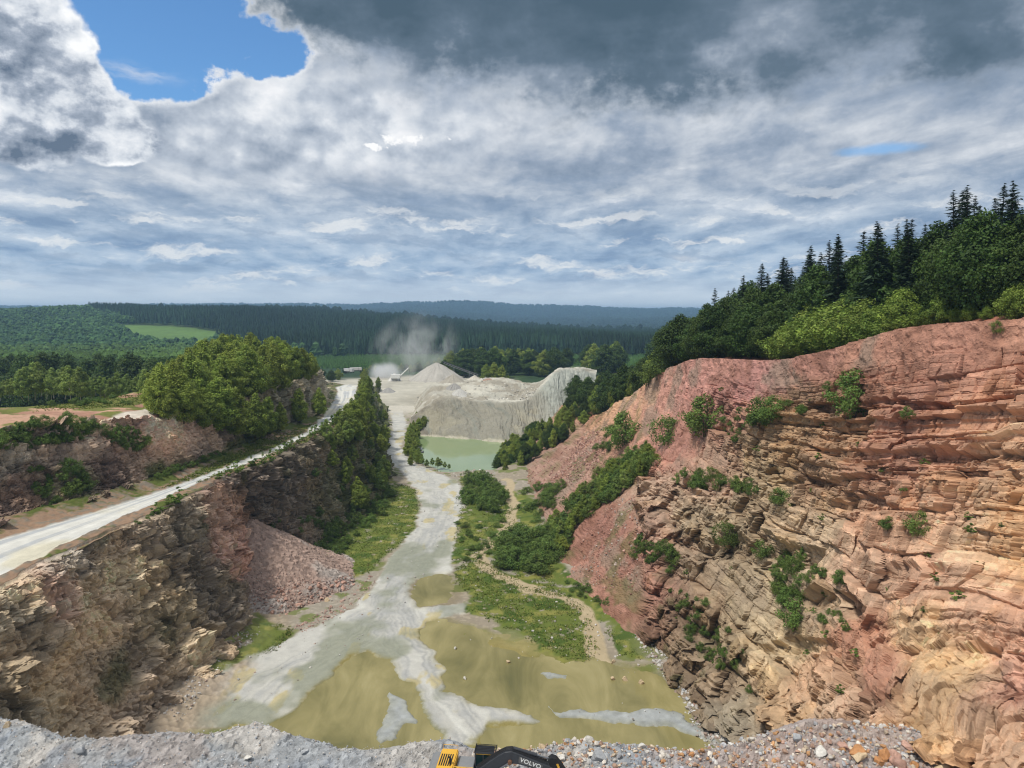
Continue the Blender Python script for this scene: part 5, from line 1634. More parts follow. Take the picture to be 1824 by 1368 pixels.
# ------------------------------------------------------------------ rough grass on the floor, one mass
def build_grass():
    rng = np.random.default_rng(5)
    P = PATCH['floor'][0]
    allp = []
    for g, n in zip(GRASS, (5200, 5200, 2200, 3000, 2600)):
        x0, y0 = np.min(g, 0); x1, y1 = np.max(g, 0)
        q = rng.uniform(size=(n * 3, 2)) * [x1 - x0, y1 - y0] + [x0, y0]
        d = poly_sd(q[:, 0], q[:, 1], g)
        n4 = fbm(np.stack([q[:, 0] * .3, q[:, 1] * .3, 0 * d], -1), 4, 9)
        q = q[(d + n4 * 3 > 0) & (n4 < 0.28)][:n]
        allp.append(q)
    for poly, patch, n in (([(480, 775), (560, 755), (590, 740), (560, 780), (420, 835), (300, 880), (270, 880), (400, 815)], 'shelf', 2600), ([(80, 705), (260, 704), (250, 722), (60, 735)], 'plateau', 2500)):
        G = PATCH[patch][0]; px, py = project(G)
        ok = in_poly(px, py, poly)
        if patch == 'shelf':
            ok &= PATCH['shelf_road'][0] < 0.05
        q = G[ok]
        q = q[rng.integers(len(q), size=n)]
        allp.append(q)
    pos = []
    for q in allp:
        if q.shape[1] == 2:
            q = np.concatenate([q, np.full((len(q), 1), 0.15)], 1)
        pos.append(q)
    pos = np.concatenate(pos) + rng.normal(size=(sum(map(len, pos)), 3)) * [0.3, 0.3, 0]
    k = 4
    base = np.repeat(pos, k, 0)
    n = len(base)
    a = rng.uniform(0, 6.28, n)
    h = rng.uniform(0.10, 0.36, n)
    d = np.stack([np.cos(a), np.sin(a), 0 * a], 1)
    b = base + d * rng.uniform(0, 0.25, (n, 1))
    s = np.stack([-d[:, 1], d[:, 0], 0 * a], 1) * 0.09
    tip = b + d * h[:, None] * 0.6 + np.stack([0 * h, 0 * h, h], 1)
    V = np.stack([b - s, b + s, tip], 1).reshape(-1, 3)
    col = np.array(lin(92, 112, 42)) * rng.uniform(0.6, 1.3, (n, 1))
    col = np.where(rng.uniform(size=(n, 1)) < 0.25, np.array(lin(150, 144, 84)) * rng.uniform(.7, 1.1, (n, 1)), col)
    link('grass', raw_mesh('grass', V, [np.arange(3 * n).reshape(n, 3)], M_FARLEAF, np.repeat(col, 3, 0)), kind='stuff', label='rough green grass growing in patches on the quarry floor', category='grass')
build_grass()
# ================================================================== STOCKPILES, PLANT, MACHINE, STONES
def build_spoil():
    cols = [(732, 774, 741, 742, 735, 384), (762, 775, 722, 705, 690, 384), (790, 777, 707, 700, 678, 384), (840, 781, 713, 704, 676, 383), (895, 786, 719, 706, 674, 381), (925, 786, 717, 708, 680, 383),
            (948, 783, 706, 702, 682, 388), (968, 778, 688, 686, 676, 397), (988, 773, 667, 664, 662, 409), (1008, 768, 660, 659, 657, 420), (1035, 764, 661, 660, 657, 430), (1062, 758, 668, 664, 660, 440)]
    rows = [[], [], [], [], [], [], []]
    for px, pb, pr, pm, pk, Yr in cols:
        foot = at_z(px, pb, 0.2)
        rim = at_y(px, pr, Yr)
        mid = at_y(px, pm, Yr + 22)
        back = at_y(px, pk, Yr + 75)
        rows[0].append(foot + np.array([0, -4, -2.5]))
        rows[1].append(foot)
        rows[2].append(foot * 0.5 + rim * 0.5 + np.array([0, 0, -0.6]))
        rows[3].append(rim)
        rows[4].append(mid)
        rows[5].append(back)
        rows[6].append(back + np.array([0, 60, -14]))
    C = np.array(rows)
    B = catmull(catmull(C, 1, 420), 0, 260, np.interp(np.linspace(0, 1, 260), [0, .62, .7, 1], [0, 2.95, 3.2, 6]))
    # sharpen the rim: stay on the straight line between rim and foot
    N = normals(B)
    if N[..., 2].mean() < 0:
        N = -N
    px, py = project(B)
    v = np.interp(np.linspace(0, 1, 260), [0, .62, .7, 1], [0, 2.95, 3.2, 6])[:, None] * np.ones((1, 420))
    slope = smooth(v, 3.15, 2.8)
    n = fbm(B * 0.06, 4, 601)
    s = np.linspace(0, 1, 420)[None] * np.ones((260, 1))
    gul = ridged(np.stack([s * 26 + 0.7 * n + 0.4 * v, v * 0.7, 0 * n], -1), 4, 602)
    fine = ridged(np.stack([s * 80 + 3 * n + v, v * 1.5, 0 * n], -1), 3, 603)
    B[..., 2] += (1 - slope) * smooth(v, 5.2, 4.6) * (fbm(B * 0.09, 4, 611) * 1.6 + fbm(B * 0.35, 4, 612) * 0.7 - 0.3)
    gul = gul * (0.55 + 0.45 * smooth(px, 990, 930))
    B = B + N * (slope * (-gul * (1.1 + 1.2 * fbm(B * 0.04, 3, 620)) - fine * 0.25) + n * 1.0 + fbm(B * 0.3, 4, 604) * 0.6 + 0.5 * np.abs(fbm(B * 0.12, 3, 630)))[..., None]
    c = np.ones(B.shape) * np.array(lin(150, 146, 132))
    c = mix3(c, np.array(lin(128, 122, 110)), smooth(px + 40 * n, 800, 750))
    c = mix3(c, np.array(lin(164, 158, 138)), smooth(fbm(np.stack([s * 14 + 2 * n + v, v * 0.5, 0 * n], -1), 4, 605), 0, 0.3) * 0.8)
    c = mix3(c, np.array(lin(136, 138, 128)), smooth(fbm(np.stack([s * 20 + 2 * n + v, v * 0.5, 0 * n + 4], -1), 4, 606), 0.05, 0.35) * 0.7)
    c = mix3(c, np.array(lin(180, 184, 174)), smooth(px + 30 * n, 930, 985) * 0.8)
    c = mix3(c, np.array(lin(200, 196, 182)), smooth(v, 2.9, 3.2) * (0.65 + 0.35 * smooth(n, -0.2, 0.2)))
    c = mix3(c, np.array(lin(196, 190, 170)), smooth(v, 1.12, 1.0) * 0.8)
    c = mix3(c, np.array(lin(158, 150, 134)), (1 - slope) * smooth(fbm(B * 0.12, 5, 613), 0.0, 0.25) * 0.8)
    c = c * 0.90
    PATCH['spoil'] = (B, None)
    grid_object('spoil_heap', B, np.clip(c, .02, .75), M_SPOIL, False, 'thing', label='long grey spoil heap with gullied slope and flat pale top behind the pond', category='spoil heap')
build_spoil()

def gravel_cone(px, peak, base, half, Y, rgb, label, seed):
    top = at_y(px, peak, Y)
    bot = at_y(px, base, Y - 3)
    H = max(top[2] - bot[2], 1.5)
    R = half / FOC * Y
    n_a, n_r = 72, 26
    a = np.linspace(0, 2 * math.pi, n_a)
    r = np.linspace(0.0, 1.15, n_r)
    P = np.zeros((n_r, n_a, 3))
    wob = 1 + 0.10 * fbm(np.stack([np.cos(a) * 1.5, np.sin(a) * 1.5, 0 * a + seed], -1), 3, seed)[None]
    P[..., 0] = r[:, None] * R * np.cos(a)[None] * wob
    P[..., 1] = r[:, None] * R * np.sin(a)[None] * wob
    P[..., 2] = H * (1 - np.sqrt(r[:, None] ** 2 + 0.012) + 0.10) + 0 * a[None]
    g = ridged(np.stack([np.cos(a)[None] * 7 + 0 * r[:, None], np.sin(a)[None] * 7 + 0 * r[:, None], r[:, None] * 0.8 + 0 * a[None]], -1), 3, seed + 1)
    P[..., 2] += g * 0.05 * H * smooth(r, 0.05, 0.4)[:, None] + fbm(P * 0.5, 3, seed) * 0.25
    P[:, -1] = P[:, 0]
    c = np.ones(P.shape) * np.array(lin(*rgb)) * (1 + 0.2 * g)[..., None]
    o = grid_object('gravel_heap', P[:, ::-1], c[:, ::-1], M_SPOIL, False, 'thing', label=label, category='gravel heap', group='gravel heaps on the yard')
    o.location = (bot[0], bot[1] + R * 0.5, bot[2] - 0.3)
    return o
for k, q in enumerate([(776, 646, 676, 44, 470, (168, 164, 156), 'tallest grey gravel heap beside the conveyor on the stockpile yard'),
                       (806, 666, 694, 34, 440, (156, 150, 138), 'broad brownish grey gravel heap in front of the tallest one'),
                       (808, 682, 700, 24, 425, (150, 147, 142), 'small dark grey gravel heap in front of the broad one'),
                       (818, 692, 712, 26, 408, (176, 174, 168), 'pale grey gravel heap nearest the rim of the spoil heap'),
                       (869, 673, 693, 28, 440, (158, 128, 112), 'reddish gravel heap in the middle of the stockpile yard'),
                       (702, 664, 682, 14, 560, (200, 198, 192), 'small whitish gravel heap in the dust on the far yard'),
                       (845, 668, 684, 20, 470, (186, 180, 168), 'light gravel heap under the end of the conveyor'),
                       (690, 690, 704, 20, 500, (150, 148, 144), 'flat grey gravel heap beside the lower road')]):
    gravel_cone(*q, 700 + k)

# ------------------------------------------------------------------ mesh kit for machines
class Kit:
    def __init__(self):
        self.v, self.f, self.n = [], {3: [], 4: []}, 0
    def add(self, v, f):
        v = np.asarray(v, float); f = np.asarray(f, int)
        self.v.append(v); self.f[f.shape[1]].append(f + self.n); self.n += len(v)
        return self
    def box(self, x0, x1, y0, y1, z0, z1, bev=0.0, rot=None, org=(0, 0, 0)):
        import bmesh
        bm = bmesh.new()
        bmesh.ops.create_cube(bm, size=1.0)
        for q in bm.verts:
            q.co.x = x0 + (q.co.x + .5) * (x1 - x0); q.co.y = y0 + (q.co.y + .5) * (y1 - y0); q.co.z = z0 + (q.co.z + .5) * (z1 - z0)
        if bev:
            bmesh.ops.bevel(bm, geom=list(bm.edges), offset=bev, segments=2, affect='EDGES')
        bmesh.ops.triangulate(bm, faces=bm.faces)
        bm.verts.ensure_lookup_table(); bm.verts.index_update()
        V = np.array([q.co[:] for q in bm.verts]); F = np.array([[q.index for q in fc.verts] for fc in bm.faces])
        bm.free()
        if rot is not None:
            V = (V - np.array(org)) @ rot.T + np.array(org)
        return self.add(V, F)
    def rod(self, pts, r, n=10):
        pts = np.asarray(pts, float)
        v, f = tube(pts, [r] * len(pts), n)
        self.add(v, f)
        for end, ring in ((pts[0], 0), (pts[-1], (len(pts) - 1) * n)):
            c = self.n
            self.add([end], np.zeros((0, 3), int))
            base = c - 0
            rr = np.arange(n)
            off = c - len(v) if ring == 0 else c - len(v)
            if ring == 0:
                self._r0 = c - len(v)
            self.f[3].append(np.stack([self._r0 + ring + rr, self._r0 + ring + (rr + 1) % n, np.full(n, c)], 1))
        return self
    def prism(self, outline, y0, y1):
        """An outline in the x-z plane given thickness along y."""
        import bmesh
        bm = bmesh.new()
        a = [bm.verts.new((x, y0, z)) for x, z in outline]
        f = bm.faces.new(a)
        r = bmesh.ops.extrude_face_region(bm, geom=[f])
        for q in r['geom']:
            if isinstance(q, bmesh.types.BMVert):
                q.co.y = y1
        bmesh.ops.recalc_face_normals(bm, faces=bm.faces)
        bmesh.ops.bevel(bm, geom=list(bm.edges), offset=0.02, segments=1, affect='EDGES')
        bmesh.ops.triangulate(bm, faces=bm.faces)
        bm.verts.index_update()
        self.add(np.array([q.co[:] for q in bm.verts]), np.array([[q.index for q in fc.verts] for fc in bm.faces]))
        bm.free()
        return self
    def make(self, name, mat, parent=None):
        fs = [np.concatenate(self.f[k]) for k in (3, 4) if self.f[k]]
        return link(name, raw_mesh(name, np.concatenate(self.v), fs, mat), parent)

M_YELLOW = plain_mat('machine_yellow', lin(222, 172, 60), 0.5, var=0.14, scale=2.0)
M_DARK = plain_mat('machine_dark_grey', lin(62, 64, 68), 0.45, var=0.25, scale=3.0)
M_BLACK = plain_mat('black_rubber', lin(34, 34, 35), 0.7, var=0.3, scale=5)
M_GREY = plain_mat('machine_light_grey', lin(132, 134, 136), 0.6, var=0.15, scale=3)
M_STEEL = plain_mat('steel', lin(150, 150, 152), 0.3, 0.9, 0.1)
M_WHITE = plain_mat('white_lettering', lin(226, 226, 222), 0.5, var=0.04)
M_GLASS, _nt, _b = new_mat('cab_glass')
_b.inputs['Base Color'].default_value = (0.012, 0.03, 0.03, 1)
_b.inputs['Roughness'].default_value = 0.08
_b.inputs['Specular IOR Level'].default_value = 0.6

def build_excavator():
    t = bpy.data.objects.new('excavator', None)
    COL.objects.link(t)
    t['label'] = 'yellow tracked excavator with dark boom lowered onto the rubble of the bench'
    t['category'] = 'excavator'
    t.location = (-3.55, 57.0, 20.98)
    t.rotation_euler = (0, 0, math.radians(-6))
    for s in (-1, 1):
        k = Kit()
        out = [(-2.0, 0.10), (2.0, 0.10), (2.42, 0.35), (2.45, 0.62), (2.1, 0.88), (-2.1, 0.88), (-2.45, 0.62), (-2.42, 0.35)]
        k.prism(out, s * 1.0 - 0.0, s * 1.62)
        for i in range(24):
            x = -2.3 + 4.6 * i / 23
            k.box(x - 0.06, x + 0.06, min(s * 0.98, s * 1.64), max(s * 0.98, s * 1.64), 0.86, 0.94)
            k.box(x - 0.06, x + 0.06, min(s * 0.98, s * 1.64), max(s * 0.98, s * 1.64), 0.02, 0.10)
        tr = k.make('track', M_BLACK, t)
        for x in (-1.4, -0.7, 0, 0.7, 1.4):
            Kit().rod([(x, s * 1.60, 0.35), (x, s * 1.68, 0.35)], 0.2, 12).make('roller', M_DARK, tr)
    Kit().box(-1.3, 1.3, -0.98, 0.98, 0.45, 0.95, 0.06).rod([(0, 0, 0.9), (0, 0, 1.2)], 0.75, 24).make('undercarriage', M_DARK, t)
    Kit().box(-2.3, 1.9, -1.45, 1.45, 1.15, 1.42, 0.05).make('platform', M_DARK, t)
    Kit().prism([(-3.15, 1.2), (-2.5, 1.1), (-2.45, 2.35), (-2.95, 2.4), (-3.25, 2.1)], -1.4, 1.4).make('counterweight', M_GREY, t)
    hood = Kit().box(-2.44, -1.05, -1.42, 1.40, 1.42, 2.72, 0.08).make('engine_hood', M_YELLOW, t)
    g = Kit()
    for i in range(6):
        g.box(-2.3 + 0.18 * i, -2.2 + 0.18 * i, -1.435, -1.425, 2.35, 2.6)
        g.box(-2.3 + 0.18 * i, -2.2 + 0.18 * i, -1.0, 0.6, 2.722, 2.735)
    g.make('grille', M_BLACK, hood)
    Kit().box(-1.74, -1.72, -1.432, -1.424, 1.5, 2.3).make('panel_seam', M_DARK, hood)
    Kit().rod([(-1.35, -0.75, 2.7), (-1.35, -0.75, 3.25), (-1.52, -0.75, 3.36)], 0.085, 12).make('exhaust_pipe', M_BLACK, t)
    Kit().box(-1.03, -0.1, -1.40, -0.35, 1.42, 2.3, 0.04).make('side_cabinet', M_YELLOW, t)
    Kit().box(-1.0, 0.4, -0.3, 1.38, 1.42, 2.15, 0.04).make('tank_cover', M_GREY, t)
    Kit().box(-0.06, 0.75, -1.40, -0.5, 1.42, 2.0, 0.04).make('tool_box', M_DARK, t)
    r = Kit()
    for x in (-0.95, -0.45, 0.05, 0.6):
        r.rod([(x, -1.36, 2.0), (x, -1.36, 2.95)], 0.025, 6)
    r.rod([(-0.95, -1.36, 2.95), (0.6, -1.36, 2.95)], 0.025, 6).rod([(-0.95, -1.36, 2.6), (0.6, -1.36, 2.6)], 0.02, 6)
    r.make('handrail', M_YELLOW, t)
    Kit().rod([(-2.3, 1.3, 2.7), (-2.3, 1.3, 3.1), (-1.1, 1.3, 3.1), (-1.1, 1.3, 2.7)], 0.025, 6).make('handrail', M_YELLOW, t)
    cab = Kit()
    cab.box(0.45, 1.95, 0.42, 1.42, 1.42, 1.95, 0.04)
    for x, y in ((0.5, 0.46), (0.5, 1.38), (1.9, 0.46), (1.9, 1.38), (1.15, 0.46), (1.15, 1.38)):
        cab.box(x - 0.045, x + 0.045, y - 0.045, y + 0.045, 1.9, 3.05)
    cab.box(0.4, 2.0, 0.38, 1.46, 3.0, 3.14, 0.05)
    c = cab.make('cab', M_DARK, t)
    gl = Kit()
    gl.box(0.54, 1.11, 0.452, 0.468, 1.97, 3.0).box(1.19, 1.86, 0.452, 0.468, 1.97, 3.0).box(0.54, 1.11, 1.37, 1.386, 1.97, 3.0).box(1.19, 1.86, 1.37, 1.386, 1.97, 3.0)
    gl.box(1.895, 1.91, 0.5, 1.34, 1.97, 3.0).box(0.49, 0.505, 0.5, 1.34, 1.97, 3.0)
    gl.make('window', M_GLASS, c)
    ro = Kit()
    for y in (0.46, 0.66, 0.86, 1.06, 1.26, 1.42):
        ro.box(0.42, 2.2, y - 0.02, y + 0.02, 3.22, 3.26)
    ro.box(0.42, 0.48, 0.42, 1.46, 3.14, 3.26).box(2.14, 2.2, 0.42, 1.46, 3.2, 3.26)
    ro.make('roof_guard', M_BLACK, c)
    Kit().box(0.55, 1.85, 0.40, 0.445, 2.98, 3.06).make('roof_stripe', M_YELLOW, c)
    # boom: knee-shaped box girder
    foot, knee, tip = np.array([0.7, 1.75]), np.array([3.45, 3.35]), np.array([6.95, 2.45])
    out = [(0.45, 1.62), (0.62, 1.95), (1.6, 2.75), (2.6, 3.50), (3.05, 3.78), (3.55, 3.86), (4.05, 3.70), (5.4, 3.22), (6.85, 2.70), (7.12, 2.52), (7.05, 2.28), (6.8, 2.22), (5.3, 2.55), (4.3, 2.80), (3.7, 2.84), (3.1, 2.70), (2.2, 2.15), (1.0, 1.55), (0.62, 1.45)]
    boom = Kit().prism(out, -0.36, 0.36).make('boom', M_DARK, t)
    Kit().prism([(4.15, 3.50), (6.1, 2.88), (6.02, 2.52), (4.12, 3.00)], -0.372, -0.362).make('name_plate', plain_mat('name_plate_grey', lin(98, 96, 94), 0.6, var=0.1), boom)
    cu = bpy.data.curves.new('lettering', 'FONT')
    cu.body = 'VOLVO'
    cu.size = 0.50
    cu.extrude = 0.004
    cu.space_character = 1.08
    cu.offset = 0.012
    cu.align_x, cu.align_y = 'CENTER', 'CENTER'
    tmp = bpy.data.objects.new('lettering_curve', cu)
    COL.objects.link(tmp)
    me = bpy.data.meshes.new_from_object(tmp.evaluated_get(bpy.context.evaluated_depsgraph_get()))
    bpy.data.objects.remove(tmp)
    me.materials.clear()
    me.materials.append(M_WHITE)
    tx = link('lettering', me, boom)
    ang = math.atan2(3.50 - 2.88, 6.1 - 4.15)
    tx.location = (5.1, -0.380, 2.98)
    tx.rotation_euler = (math.pi / 2, ang, 0)
    pipes = Kit()
    for y in (-0.22, -0.08, 0.08, 0.22):
        pipes.rod([(0.7, y, 2.15), (1.6, y, 2.9), (2.6, y, 3.62), (3.1, y, 3.90), (3.55, y, 3.96), (4.05, y, 3.82), (5.4, y, 3.34), (6.4, y, 3.0)], 0.035, 6)
    pipes.make('hydraulic_pipe', M_BLACK, boom)
    for s in (-1, 1):
        cyl = Kit().rod([(0.95, s * 0.5, 1.25), (2.35, s * 0.5, 2.25)], 0.13, 12).make('lift_cylinder', M_DARK, t)
        Kit().rod([(2.35, s * 0.5, 2.25), (3.45, s * 0.5, 3.03)], 0.075, 12).make('piston_rod', M_STEEL, cyl)
        Kit().rod([(3.45, s * 0.38, 3.03), (3.45, s * 0.62, 3.03)], 0.17, 14).make('pin', plain_mat('rusty_pin', lin(120, 84, 62), 0.7), cyl)
    cyl = Kit().rod([(3.7, 0, 3.98), (5.6, 0, 3.5)], 0.13, 12).make('stick_cylinder', M_DARK, t)
    Kit().rod([(5.6, 0, 3.5), (6.75, 0, 3.22)], 0.07, 12).make('piston_rod', M_STEEL, cyl)
    st = Kit().prism([(6.45, 3.25), (6.75, 3.52), (7.15, 3.42), (7.5, 3.0), (8.9, 0.9), (8.75, 0.65), (8.5, 0.68), (7.05, 2.15), (6.8, 2.45)], -0.28, 0.28).make('stick', M_BLACK, t)
    Kit().prism([(7.15, 3.0), (7.32, 3.05), (7.45, 2.75), (7.28, 2.70)], -0.292, -0.284).make('warning_sticker', M_YELLOW, st)
    bk = Kit()
    bk.prism([(8.5, 0.75), (9.05, 0.75), (9.3, 0.35), (9.25, -0.1), (8.9, -0.45), (8.4, -0.55), (8.0, -0.35), (8.1, -0.25), (8.6, -0.3), (8.95, 0.0), (8.95, 0.35), (8.6, 0.55)], -0.75, 0.75)
    for y in (-0.6, -0.2, 0.2, 0.6):
        bk.box(7.75, 8.05, y - 0.07, y + 0.07, -0.36, -0.26)
    bk.make('bucket', M_DARK, t)
build_excavator()

# ------------------------------------------------------------------ conveyor, screening plant, small machines on the yard, raft
def build_yard():
    Y = 478
    a, b = at_y(790, 646, Y), at_y(852, 669, Y)
    t = bpy.data.objects.new('conveyor', None); COL.objects.link(t)
    t['label'], t['category'] = 'long sloping conveyor beside the tallest gravel heap', 'conveyor'
    t.location = a
    d = b - a
    k = Kit()
    for oy in (-0.6, 0.6):
        for oz in (-0.5, 0.5):
            k.rod([(0, oy, oz), d + np.array([0, oy, oz])], 0.13, 6)
        for i in range(14):
            p, q = d * (i / 14), d * ((i + 1) / 14)
            k.rod([p + [0, oy, -0.5], q + [0, oy, 0.5]], 0.07, 5)
    k.make('truss', M_GREY, t)
    Kit().rod([(0, 0, 0.62), d + np.array([0, 0, 0.62])], 0.42, 6).make('belt', M_BLACK, t)
    for f in (0.3, 0.75):
        p = d * f
        g = 7 - (a[2] + p[2])
        Kit().rod([p + [0, -0.6, 0], (p[0] - 1, -1.0, g)], 0.12, 6).rod([p + [0, 0.6, 0], (p[0] + 1, 1.0, g)], 0.12, 6).make('support_leg', M_GREY, t)
    Kit().rod([(0, -0.8, 0.5), (0, 0.8, 0.5)], 0.5, 12).make('drum', M_DARK, t)
    # screening plant in the dust
    o = at_y(706, 690, 555); o[2] = ground_z(o[0], o[1])
    t = bpy.data.objects.new('screening_plant', None); COL.objects.link(t)
    t['label'], t['category'] = 'pale screening plant with a raised feeder arm in the dust cloud', 'screening plant'
    t.location = o
    Kit().box(-4, 3, -1.6, 1.6, 2.2, 5.2, 0.1).make('hopper', M_WHITE, t)
    for x in (-3.6, 2.6):
        for y in (-1.4, 1.4):
            Kit().rod([(x, y, 0), (x, y, 2.3)], 0.2, 6).make('leg', M_GREY, t)
    Kit().rod([(2, 0, 3.2), (9.5, 0, 10.2)], 0.45, 6).make('feeder_arm', M_WHITE, t)
    Kit().rod([(9.5, 0, 10.2), (10.4, 0, 5.5)], 0.2, 6).make('chute', M_GREY, t)
    def truck(px, py, Y, rz, rgb, label):
        o = at_y(px, py, Y); o[2] = ground_z(o[0], o[1]) + 0.1 if Y > 300 else o[2]
        t = bpy.data.objects.new('dump_truck', None); COL.objects.link(t)
        t['label'], t['category'], t['group'] = label, 'dump truck', 'trucks on the yard'
        t.location = at_y(px, py, Y); t.rotation_euler = (0, 0, rz)
        m = plain_mat('truck_paint', lin(*rgb), 0.5)
        Kit().box(2.0, 3.9, -1.2, 1.2, 0.9, 3.0, 0.12).make('cab', m, t)
        Kit().prism([(-4.0, 1.5), (-3.6, 1.1), (1.6, 1.1), (1.8, 2.9), (-4.2, 2.9)], -1.25, 1.25).make('dump_body', m, t)
        Kit().box(-3.8, 3.6, -0.6, 0.6, 0.7, 1.05).make('chassis', M_DARK, t)
        for x in (-3.0, -1.6, 2.9):
            for s in (-1, 1):
                Kit().rod([(x, s * 0.9, 0.5), (x, s * 1.25, 0.5)], 0.5, 12).make('wheel', M_BLACK, t)
    truck(634, 662, 520, 0.4, (214, 210, 204), 'white dump truck at the far end of the haul road beside the clump')
    truck(622, 664, 512, -0.6, (196, 196, 198), 'pale grey dump truck left of the white one at the end of the haul road')
    truck(910, 651, 575, 0.1, (206, 168, 84), 'yellow dump truck on the clearing behind the stockpile yard')
    # pump raft on the pond
    p = at_z(748, 806, -0.3)
    t = bpy.data.objects.new('pump_raft', None); COL.objects.link(t)
    t['label'], t['category'] = 'small dark pump raft floating on the green pond', 'raft'
    t.location = p
    Kit().rod([(-1.6, -0.8, 0.15), (1.6, -0.8, 0.15)], 0.32, 10).rod([(-1.6, 0.8, 0.15), (1.6, 0.8, 0.15)], 0.32, 10).make('float', M_DARK, t)
    Kit().box(-1.5, 1.5, -1.0, 1.0, 0.42, 0.55).make('deck', M_GREY, t)
    Kit().box(-0.6, 0.7, -0.5, 0.5, 0.56, 1.3, 0.05).make('pump_housing', M_DARK, t)
    k = Kit()
    for x in (-1.4, 1.4):
        for y in (-0.9, 0.9):
            k.rod([(x, y, 0.55), (x * 0.6, y * 0.6, 2.3)], 0.06, 5)
    k.rod([(-0.84, -0.54, 2.3), (0.84, -0.54, 2.3), (0.84, 0.54, 2.3), (-0.84, 0.54, 2.3), (-0.84, -0.54, 2.3)], 0.06, 5)
    k.make('frame', M_GREY, t)
build_yard()

# ------------------------------------------------------------------ stones
def rock_shape(rng, n_sub=2, cuts=9):
    import bmesh
    bm = bmesh.new()
    bmesh.ops.create_icosphere(bm, subdivisions=n_sub, radius=1.0)
    V = np.array([v.co[:] for v in bm.verts]); F = np.array([[v.index for v in f.verts] for f in bm.faces])
    bm.free()
    for _ in range(cuts):
        n = rng.normal(size=3); n /= np.linalg.norm(n)
        d = rng.uniform(0.45, 0.8)
        s = V @ n
        V = V - np.maximum(s - d, 0)[:, None] * n
    V *= np.array([1, rng.uniform(0.65, 1.0), rng.uniform(0.5, 0.85)])
    return V + rng.normal(size=V.shape) * 0.015, F

ROCK_RNG = np.random.default_rng(99)
SMALL = [rock_shape(ROCK_RNG, 1, 6) for _ in range(6)]
LARGE = [rock_shape(ROCK_RNG, 3, 12) for _ in range(10)]
M_STONE = earth_mat('broken_stone', (2.0, 9.0), 0.5, 0.4, 0.06)
PAL = [(196, 192, 186), (206, 188, 164), (176, 176, 178), (190, 146, 104), (184, 150, 132), (214, 206, 194), (170, 140, 120)]

def stone_mass(name, pos, size, pal, seed, label):
    rng = np.random.default_rng(seed)
    Vs, Fs, Cs, o = [], [], [], 0
    which = rng.integers(len(SMALL), size=len(pos))
    for w, (V, F) in enumerate(SMALL):
        idx = np.where(which == w)[0]
        if not len(idx):
            continue
        m = len(idx)
        a = rng.uniform(0, 6.28, m); ca, sa = np.cos(a), np.sin(a)
        tl = rng.normal(size=m) * 0.5; ct, st = np.cos(tl), np.sin(tl)
        X_ = V[None, :, 0] * ct[:, None] - V[None, :, 2] * st[:, None]
        Z_ = V[None, :, 0] * st[:, None] + V[None, :, 2] * ct[:, None]
        Y_ = np.repeat(V[None, :, 1], m, 0)
        W = np.stack([X_ * ca[:, None] - Y_ * sa[:, None], X_ * sa[:, None] + Y_ * ca[:, None], Z_], -1) * size[idx][:, None, None] + pos[idx][:, None]
        Vs.append(W.reshape(-1, 3)); Fs.append((F[None] + (np.arange(m) * len(V))[:, None, None]).reshape(-1, 3) + o); o += m * len(V)
        col = np.array([lin(*pal[k]) for k in rng.integers(len(pal), size=m)]) * rng.uniform(0.65, 1.15, (m, 1))
        Cs.append(np.repeat(col, len(V), 0))
    link(name, raw_mesh(name, np.concatenate(Vs), [np.concatenate(Fs)], M_STONE, np.concatenate(Cs)), kind='stuff', label=label, category='stones')

def patch_points(patch, poly, n, rng):
    P = PATCH[patch][0]
    px, py = project(P)
    q = P[in_poly(px, py, poly) & (P[..., 1] > 5)]
    # even by area, not by vertex density
    return q[rng.integers(len(q), size=n)] + rng.normal(size=(n, 3)) * 0.1 if len(q) else np.zeros((0, 3))

